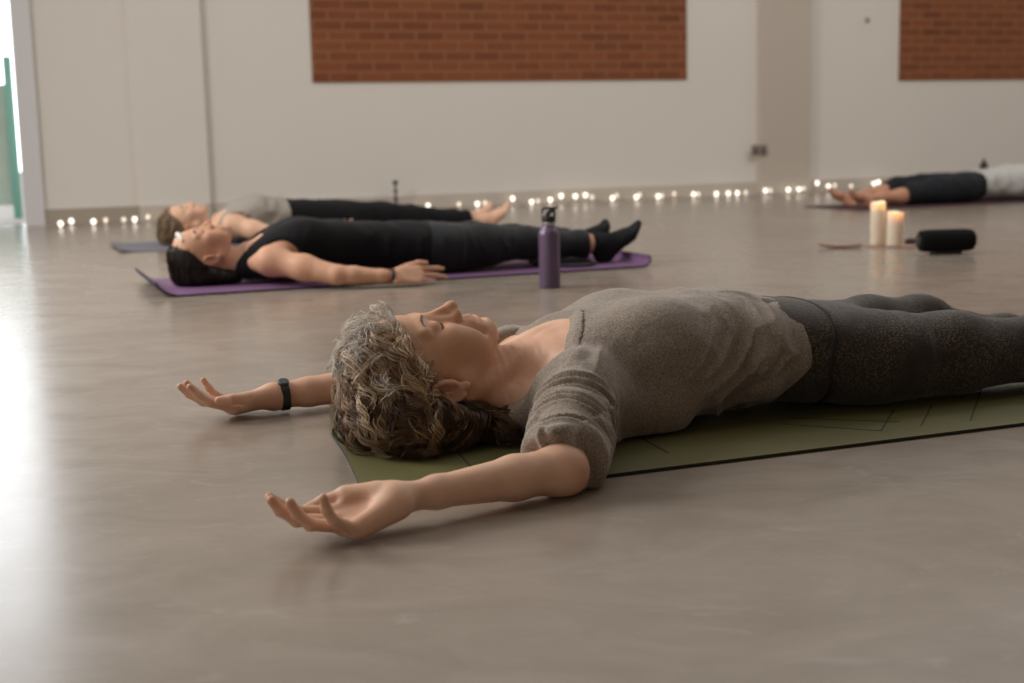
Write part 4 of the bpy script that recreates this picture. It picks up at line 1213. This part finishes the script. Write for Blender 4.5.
def woman_by_wall():
    cy = 0.0; H = Head((.185, cy, .112), flex=R(2), sc_=1.04)
    nS, nE, nW = np.array((.40, -.165, .095)), np.array((.34, -.42, .045)), np.array((.10, -.46, .036))
    fS, fE, fW = np.array((.40, .165, .095)), np.array((.34, .42, .045)), np.array((.10, .46, .036))
    legs = [((1.08, -.088, .100), (1.44, -.12, .105), (1.79, -.13, .050)), ((1.08, .088, .098), (1.46, .085, .075), (1.82, .085, .050))]
    feet = [((.72, -.45, .55), (.66, .1, -.72)), ((.80, .05, .60), (.62, -.05, -.78))]
    arms = [(nS, nE, nW, (-1, -.05, -.05), (.0, -.2, .95), -1, RELAX, None), (fS, fE, fW, (-1, .05, -.05), (0, .2, .95), 1, RELAX, None)]
    p = supine(cy, H, arms, legs, feet, lo=(-.14, -.54, 0), hi=(2.12, .54, .3), skin=(.50, .24, .15))
    e4 = Vector((math.cos(R(21)), math.sin(R(21)), 0)); n4 = Vector((-math.sin(R(21)), math.cos(R(21)), 0))
    O = Vector((2.442, 9.156, .007)) + e4 * 1.68 + n4 * -.10
    place(p, O, R(201))
    tag(p, 'person in white top and dark cropped leggings lying by the far wall on the right', 'person')
    def tee(G):
        G.loft(STD, cy, .03, .012)
        for q, S_, E_ in ((-1, nS, nE), (1, fS, fE)):
            G.ell((.56, cy + q * .08, .17), (.075, .07, .06), None, .05)
            G.ell(S_, (.058, .054, .050), None, .04, .008)
            G.rc(S_, S_ + (E_ - S_) * .7, .052, .048, .03, .008)
    garment('white_top', M['white_cloth'], p, (.25, -.36, 0), (1.0, .36, .3), tee,
            [lambda X, Y, Z: (.375 + .9 * (Z - .10)) - X - 1.2 * np.maximum(0, np.abs(Y - cy) - .09), lambda X, Y, Z: X - .92], fold=.012, foldf=18)
    def lg(G):
        G.loft(STD, cy, .03, .006)
        for H_, K_, A_ in legs: leg(G, H_, K_, A_, (.092, .066, .060, .046), .03, .006)
    garment('cropped_leggings', M['navy_cloth'], p, (.80, -.30, 0), (1.7, .3, .26), lg, [lambda X, Y, Z: .90 - X, lambda X, Y, Z: X - 1.545], fold=.007)
    K, V, Fc = head_mass(H, [((0, -.016, .048), (.084, .098, .085)), ((0, -.060, .03), (.090, .050, .105)), ((0, -.075, -.06), (.080, .035, .08))],
                         [-.2, -.10, -.05, .012, .032, .06, .09, .13], [-.062, -.055, -.040, -.030, .012, .050, .082, .2], (.0, -.18, 0), (.42, .18, .26))
    def flow(P, t_):
        return np.tile((-.4, 0, -.8), (len(P), 1)) + (np.stack([fbm(P * 12 + k) for k in (2, 9, 27)], 1) - .45) * 2.2
    strand_cap('hair', p, K, V, Fc, (.05, .03, .018), (.12, .075, .04), flow, 160, 10, .008, (.001, .008), .004, 24)
    back_brows(H, p, (.04, .025, .016))
woman_by_wall()

LINES = [[(.546, .236), (.533, .082)], [(1.068, .194), (.938, .059)], [(1.159, .199), (1.024, .060)], [(1.339, .274), (1.129, .056)],
         [(.816, .188), (.938, .059)], [(.86, .223), (1.012, .104)], [(.225, .264), (.204, .106)],
         [(.546, .394), (.533, .548)], [(1.068, .436), (.938, .571)], [(1.159, .431), (1.024, .570)], [(1.339, .356), (1.129, .574)]]

# ------------------------------------------------------------------ mats
def sheet(name, pts_fn, nu, nv, th, mat_top, mat_under, parent=None):
    """pts_fn(i, j) -> (top point, unit normal); a slab of thickness th with a darker underside and rim"""
    mb = MB(); v = []
    for i in range(nu + 1):
        for j in range(nv + 1):
            p, n = pts_fn(i / nu, j / nv); v.append(p)
    m = len(v)
    for i in range(nu + 1):
        for j in range(nv + 1):
            p, n = pts_fn(i / nu, j / nv); v.append(p - n * th)
    id_ = lambda i, j: i * (nv + 1) + j
    f = []; mt = []
    for i in range(nu):
        for j in range(nv):
            f.append((id_(i, j), id_(i + 1, j), id_(i + 1, j + 1), id_(i, j + 1))); mt.append(0)
            f.append(tuple(reversed([m + q for q in f[-1]]))); mt.append(1)
    rim = [id_(i, 0) for i in range(nu)] + [id_(nu, j) for j in range(nv)] + [id_(i, nv) for i in range(nu, 0, -1)] + [id_(0, j) for j in range(nv, 0, -1)]
    for a, b in zip(rim, rim[1:] + rim[:1]): f.append((b, a, m + a, m + b)); mt.append(1)
    o = mb.add(v, f).build(name, mat_top, parent, smooth=False)
    o.data.materials.append(mat_under)
    o.data.polygons.foreach_set('material_index', mt)
    o.data.polygons.foreach_set('use_smooth', [True] * len(mt))
    bm_ = o.modifiers.new('edge', 'EDGE_SPLIT'); bm_.split_angle = R(50)
    return o

def arc(s, flat0, flat1, r0, r1, z0, back=False):
    """cross section along the mat's length: curls up at both ends; s measured from flat0.. returns x, z, slope"""
    if s < flat0 and r0: a = (flat0 - s) / r0; return flat0 - r0 * math.sin(a), z0 + r0 * (1 - math.cos(a)), -a
    if s > flat1 and r1: a = (s - flat1) / r1; return flat1 + r1 * math.sin(a), z0 + r1 * (1 - math.cos(a)), a
    return s, z0, 0.0

# olive mat: head edge slightly skewed, far head corner curling up
MAT_T = .006
def olive(i, j):
    L, W = 1.85, .63
    x = -.004 + (.085 * j + .010 * math.sin(j * 3.1)) * (1 - i) + L * i; y = W * j
    c = max(0, (j - .80) / .20) * max(0, 1 - i / .10)
    z = MAT_T + .026 * c ** 2
    return Vector((x + .018 * c, y, z)), Vector((0, 0, 1))
mo = sheet('yoga_mat', olive, 90, 24, MAT_T - .0004, M['olive'], M['mat_edge'])
mo.location = O1; mo.rotation_euler.z = MAT_A
tag(mo, 'olive green yoga mat with dark edge under the person in front', 'yoga mat', 'yoga mats')
def stroke(pts, wd=.0017):
    mb = MB()
    for a, b in zip(pts, pts[1:]):
        a = Vector((a[0], a[1], MAT_T + .0003)); b = Vector((b[0], b[1], MAT_T + .0003)); t = (b - a).normalized(); q = Vector((-t.y, t.x, 0)) * wd
        up = Vector((0, 0, .0004)); v = [a - q, b - q, b + q, a + q]
        mb.add(v + [p + up for p in v], [(3, 2, 1, 0), (4, 5, 6, 7), (0, 1, 5, 4), (1, 2, 6, 5), (2, 3, 7, 6), (3, 0, 4, 7)])
    return mb
for pts in LINES:
    stroke(pts).build('printed_line', M['mat_line'], mo)

# purple mat with curled ends
def purple(i, j):
    s = -.045 + 1.950 * i
    skew = 0
    r0 = .11
    x, z, a = arc(s, .050, 1.855, .085, .024, .008)
    return Vector((x, .62 * j, z)), Vector((-math.sin(a), 0, math.cos(a)))
mp = sheet('yoga_mat', purple, 110, 12, .007, M['purple'], M['purple_dark'])
mp.location = (-1.196, 4.642, 0); mp.rotation_euler.z = R(21.4)
tag(mp, 'purple yoga mat with curled ends behind the water bottle', 'yoga mat', 'yoga mats')

def flat_mat(x0, x1, y0, y1, curl):
    def f(i, j):
        s = x0 + (x1 - x0) * i
        x, z, a = arc(s, x0 + curl, x1 - .02, .25, .25, .0055)
        return Vector((x, y0 + (y1 - y0) * j, z)), Vector((-math.sin(a), 0, math.cos(a)))
    return f
ms = sheet('yoga_mat', flat_mat(-.17, 1.70, -.28, .34, .08), 60, 8, .005, M['slate'], M['slate'])
ms.location = Vector((-1.75, 7.0, 0)) - Vector((math.cos(R(21)), math.sin(R(21)), 0)) * .115; ms.rotation_euler.z = R(21)
tag(ms, 'slate grey yoga mat under the person in the pale grey top', 'yoga mat', 'yoga mats')
mm = sheet('yoga_mat', flat_mat(-.38, 1.50, -.42, .22, .02), 60, 8, .005, M['maroon'], M['maroon'])
mm.location = (2.442, 9.156, 0); mm.rotation_euler.z = R(21)
tag(mm, 'dark maroon yoga mat by the far wall on the right', 'yoga mat', 'yoga mats')

# dark folded towel under the ankles on the purple mat
def towel():
    K = Field((-.02, -.02, 0), (.30, .46, .05), .004)
    for k in range(2):
        z = .0045 + k * .0030
        K.ell((.14, .22, z), (.125 - .008 * k, .205 - .01 * k, .0055), None, .004)
    K.clip(lambda X, Y, Z: .001 - Z)
    V, Fc = K.mesh(2); N = vnormals(V, Fc)
    V = V + N * ((fbm(V * 25) - .45) * .006)[:, None]; V[:, 2] = np.maximum(V[:, 2], .0005)
    o = np_mesh('folded_towel', V, Fc, M['towel'])
    return o
tw = towel()
a_ = R(21.4); bx = Vector((math.cos(a_), math.sin(a_), 0)); by = Vector((-math.sin(a_), math.cos(a_), 0))
tw.location = Vector((-1.196, 4.642, .009)) + bx * 1.475 + by * .05; tw.rotation_euler.z = a_
tag(tw, 'dark folded towel under the socked feet on the purple mat', 'towel')

# ------------------------------------------------------------------ water bottle
bt = empty('water_bottle', (0.137, 4.690, 0), R(10))
tag(bt, 'purple metal water bottle with black loop lid beside the purple mat', 'water bottle')
MB().lathe([(.0335, 0), (.0362, .0015), (.0372, .006), (.0372, .178), (.0368, .186), (.0345, .195), (.0300, .203), (.0255, .209), (.0238, .213), (.0236, .217)], 40).build('bottle_body', M['bottle'], bt, smooth=True)
MB().lathe([(.0222, .2165), (.0222, .229), (.0215, .230)], 32).build('steel_neck', M['steel'], bt, smooth=True)
lid = MB().lathe([(.0235, .2285), (.0242, .231), (.0242, .247), (.0232, .250)], 32).build('lid', M['black_plastic'], bt, smooth=True)
MB().tube([(-.0225, 0, .243), (-.0238, 0, .262), (-.0215, 0, .2735), (-.012, 0, .2765), (.018, 0, .2775), (.033, 0, .2775)], [.0045, .0042, .0042, .0042, .0040, .0034], 10).build('carry_loop', M['black_plastic'], lid, smooth=True)
MB().tube([(.0215, 0, .245), (.0205, 0, .262), (.0190, 0, .2765)], .0042, 10).build('loop_post', M['black_plastic'], lid, smooth=True)
sp = MB().tube([(-.006, 0, .247), (-.002, 0, .258), (.008, 0, .2665), (.015, 0, .268)], [.0085, .0085, .0075, .0065], 12)
sp.build('spout', M['black_plastic'], lid, smooth=True)

# ------------------------------------------------------------------ candles
def candle(loc, h, r, label, lean=0.0, seed=1):
    e = empty('pillar_candle', loc, 0.3 * seed)
    tag(e, label, 'candle', 'pillar candles')
    rg = random.Random(seed); n = 40
    prof = [(r * .97, 0, 0), (r, .004, 0), (r, h * .5, 0), (r, h - .004, 1), (r * .94, h, 1), (r * .84, h - .003, 1), (r * .80, h - .020, .6), (r * .66, h - .034, .3), (r * .15, h - .036, 0)]
    v, f = [], []
    ph = rg.random() * 6
    for q, z, k in prof:
        for i in range(n):
            a = 2 * math.pi * i / n
            v.append((q * math.cos(a), q * math.sin(a), z + k * (.004 * math.sin(a + ph) + .002 * math.sin(3 * a + ph))))
    for k in range(len(prof) - 1):
        for i in range(n):
            j = (i + 1) % n; f.append((k * n + i, k * n + j, (k + 1) * n + j, (k + 1) * n + i))
    f.append(tuple(reversed(range(n)))); f.append(tuple((len(prof) - 1) * n + i for i in range(n)))
    MB().add(v, f).build('wax', M['wax'], e, smooth=True)
    MB().tube([(0, 0, h - .037), (.0008, 0, h - .028), (.002, .0005, h - .022)], .0011, 6).build('wick', M['wick'], e)
    MB().lathe([(.0006, h - .026), (.0030, h - .022), (.0036, h - .017), (.0024, h - .011), (.0004, h - .004)], 14, (.002, 0, 0)).build('flame', M['flame'], e, smooth=True)
    l = bpy.data.lights.new('candle_light', 'POINT'); l.energy = 0.07; l.color = (1.0, .66, .40); l.shadow_soft_size = .006
    lo = bpy.data.objects.new('candle_light', l); C.objects.link(lo); lo.parent = e; lo.location = (.002, 0, h - .008)
candle((1.650, 6.049, .0048), .192, .0330, 'taller lit ivory pillar candle standing on the thin tray', 0, 1)
candle((1.714, 6.000, .0048), .150, .0355, 'shorter wider lit ivory pillar candle beside the black speaker', 0, 2)
tr = MB().lathe([(.10, 0), (.112, .0012), (.114, .0045), (.109, .0042), (.104, .0035)], 48).build('candle_tray', M['pink_plate'], loc=(1.70, 6.02, 0), smooth=True)
tr.scale = (1.0, .75, 1)
tag(tr, 'thin pinkish round tray under the two candles', 'tray')
st = MB()
K = Field((-.05, -.04, 0), (.05, .04, .05), .003); K.ell((0, 0, .014), (.026, .021, .0145), None, 0); K.ell((.008, .004, .018), (.017, .016, .012), None, .01); K.clip(lambda X, Y, Z: .0006 - Z)
V, Fc = K.mesh(2)
so = np_mesh('pebble', V, Fc, M['brown_stone']); so.location = (1.805, 6.080, 0)
tag(so, 'small dark brown pebble on the floor right behind the candles', 'pebble')
ih = MB()
pts = [(-.095 + .19 * t_, 0.012 * math.sin(t_ * 3.14), .006 + .010 * (abs(2 * t_ - 1)) ** 2.2 * (1.4 if t_ < .5 else .5)) for t_ in np.linspace(0, 1, 15)]
v = []; f = []
for k, (x, y, z) in enumerate(pts):
    wd = .030 * (1 - .45 * abs(2 * k / 14 - 1) ** 2)
    v += [(x, y - wd, z + .008), (x, y, z - .0005), (x, y + wd, z + .008), (x, y + wd * .9, z + .001), (x, y, z - .0055), (x, y - wd * .9, z + .001)]
for k in range(14):
    for q in range(6): f.append((k * 6 + q, k * 6 + (q + 1) % 6, (k + 1) * 6 + (q + 1) % 6, (k + 1) * 6 + q))
f += [tuple(reversed(range(6))), tuple(14 * 6 + q for q in range(6))]
io = ih.add(v, f).build('incense_holder', M['tan_wood'], loc=(1.462, 5.975, 0), rz=R(-8), smooth=True)
tag(io, 'low curved tan dish lying on the floor left of the candles', 'dish')

# ------------------------------------------------------------------ portable speaker
def speaker():
    e = empty('portable_speaker', (1.812, 5.600, 0), R(3))
    tag(e, 'black barrel shaped portable speaker on the floor right of the candles', 'speaker')
    K = Field((-.15, -.07, 0), (.15, .07, .12), .0025)
    K.loft([(-.118, .030, .030, .056), (-.112, .039, .039, .056), (-.095, .044, .0445, .056), (-.05, .0465, .0465, .056), (.05, .0465, .0465, .056), (.095, .044, .0445, .056), (.112, .039, .039, .056), (.118, .030, .030, .056)], 0, 0, 0, 2.3)
    V, Fc = K.mesh(3)
    np_mesh('speaker_body', V, Fc, M['speaker_mesh'], e)
    MB().box(-.060, .060, -.030, .030, 0, .016).build('base_foot', M['black_plastic'], e, bevel=.004)
    for q in (-1, 1):
        mb = MB().lathe([(.0255, 0), (.0290, .004), (.0285, .008), (.0190, .0095), (.004, .011)], 28)
        mb.v = [(q * (.112 + z), x, .056 + y) for x, y, z in mb.v]
        mb.build('bass_radiator', M['black_plastic'], e, smooth=True)
    MB().box(-.055, .055, -.006, .006, .1005, .1035).build('button_strip', M['black_plastic'], e, bevel=.001)
speaker()

# ------------------------------------------------------------------ double socket on the pier, detector on the wall
so = empty('wall_socket', wp(2.745, -.062, .363), WA)
tag(so, 'grey metal double wall socket low at the left edge of the beige pier', 'wall socket')
MB().box(-.073, .073, -.010, 0, -.043, .043).build('face_plate', M['socket_metal'], so, bevel=.003)
for q in (-1, 1):
    MB().box(q * .034 - .022, q * .034 + .022, -.0125, -.0095, -.032, .010).build('socket_outlet', M['socket_hole'], so, bevel=.001)
    MB().box(q * .034 - .008, q * .034 + .008, -.0150, -.0095, .018, .034).build('rocker_switch', M['socket_hole'], so, bevel=.001)
dt = empty('wall_screw_cap', wp(3.81, 0, 1.406), WA)
mb = MB().lathe([(.020, 0), (.022, .004), (.017, .012), (.006, .014)], 24); mb.v = [(x, -z, y) for x, y, z in mb.v]
mb.build('cap', M['socket_metal'], dt, smooth=True)
tag(dt, 'small round grey wall cap beside the right brick panel', 'wall cap')

# slim dark candlestick by the wall
cs = empty('candlestick', wp(-.335, -.12, 0), 0)
tag(cs, 'slim dark turned candlestick standing against the wall behind the black leggings', 'candlestick')
MB().lathe([(.040, 0), (.042, .004), (.038, .010), (.014, .016), (.009, .026), (.009, .075), (.016, .082), (.020, .090), (.016, .098), (.008, .104), (.008, .130), (.015, .137), (.018, .145), (.014, .153), (.007, .158), (.007, .186), (.016, .194), (.018, .205)], 24).build('stem', M['dark_metal'], cs, smooth=True)
MB().lathe([(.016, .205), (.021, .208), (.021, .222), (.018, .222)], 24).build('cup', M['dark_metal'], cs, smooth=True)

# dark sports bottle behind the person by the wall
sb = empty('sports_bottle', wp(4.80, -.30, -.0), 0)
tag(sb, 'black topped bottle standing behind the person by the far wall', 'bottle')
MB().lathe([(.036, 0), (.038, .004), (.038, .145), (.034, .165), (.026, .175)], 28).build('bottle_body', M['dark_metal'], sb, smooth=True)
MB().lathe([(.030, .173), (.032, .177), (.031, .200), (.020, .210)], 28).build('cap', M['black_plastic'], sb, smooth=True)
MB().lathe([(.009, .209), (.009, .232), (.006, .242), (.003, .244)], 16).build('spout', M['black_plastic'], sb, smooth=True)

# ------------------------------------------------------------------ string of warm fairy lights along the foot of the wall
BULBS = [(-2.68, -.42, 1, .03), (-2.60, -.16, .8, .03), (-2.47, -.34, 1, .03), (-2.385, -.24, .5, .03), (-2.27, -.26, .6, .03), (-2.20, -.27, 1, .03), (-2.10, -.14, .6, .035), (-2.01, -.14, .4, .03),
         (-.18, -.05, .4, .03), (-.085, -.10, 1, .03), (.17, -.06, .5, .03), (.29, -.13, 1, .03), (.38, -.05, .4, .03),
         (.60, -.06, .9, .055), (.71, -.17, 1, .03), (.79, -.10, .5, .03), (.90, -.08, .8, .035), (1.00, -.06, .9, .060), (1.10, -.10, 1, .055), (1.20, -.07, .9, .060), (1.26, -.06, .6, .04),
         (1.405, -.12, 1, .03), (1.47, -.06, .6, .045), (1.61, -.12, 1, .03), (1.67, -.06, .6, .045), (1.80, -.12, 1, .03), (1.86, -.07, .6, .03), (1.975, -.06, .6, .04),
         (2.11, -.13, 1, .035), (2.18, -.08, .5, .03), (2.315, -.13, 1, .03), (2.43, -.12, .8, .03), (2.50, -.14, 1, .03), (2.59, -.12, .4, .03),
         (2.76, -.14, 1, .04), (2.82, -.12, .6, .04), (2.975, -.14, 1, .04), (3.075, -.14, 1, .04), (3.12, -.14, .6, .045),
         (3.25, -.14, 1, .085), (3.36, -.14, 1, .055), (3.42, -.14, .7, .06), (3.58, -.14, .4, .05), (3.82, -.12, .8, .06), (3.88, -.10, .8, .07), (4.20, -.16, .5, .03)]
fl_ = empty('fairy_lights', wp(-2.6, -.15, 0), WA)
tag(fl_, 'string of warm white fairy lights along the foot of the back wall', 'fairy lights')
cpts = []
for k, (u_, v_, s_, z_) in enumerate(BULBS):
    if k: cpts.append(Vector(((u_ + BULBS[k - 1][0]) / 2 + 2.6, (v_ + BULBS[k - 1][1]) / 2 + .15, .004)))
    cpts.append(Vector((u_ + 2.6, v_ + .15, max(.004, z_ - .024))))
MB().tube(cpts, .0022, 5).build('cord', M['cord'], fl_, smooth=True)
for k, (u_, v_, s_, z_) in enumerate(BULBS):
    r_ = .0155 if s_ > .75 else .0135
    MB().lathe([(.0035, -r_ * 1.5), (.0052, -r_ * 1.05), (r_ * .62, -r_ * .78), (r_ * .95, -r_ * .3), (r_, 0), (r_ * .95, r_ * .32), (r_ * .70, r_ * .72), (r_ * .2, r_ * .97)], 12, (u_ + 2.6, v_ + .15, z_)).build('bulb', M['bulb'] if s_ > .75 else M['bulb_dim'], fl_, smooth=True)
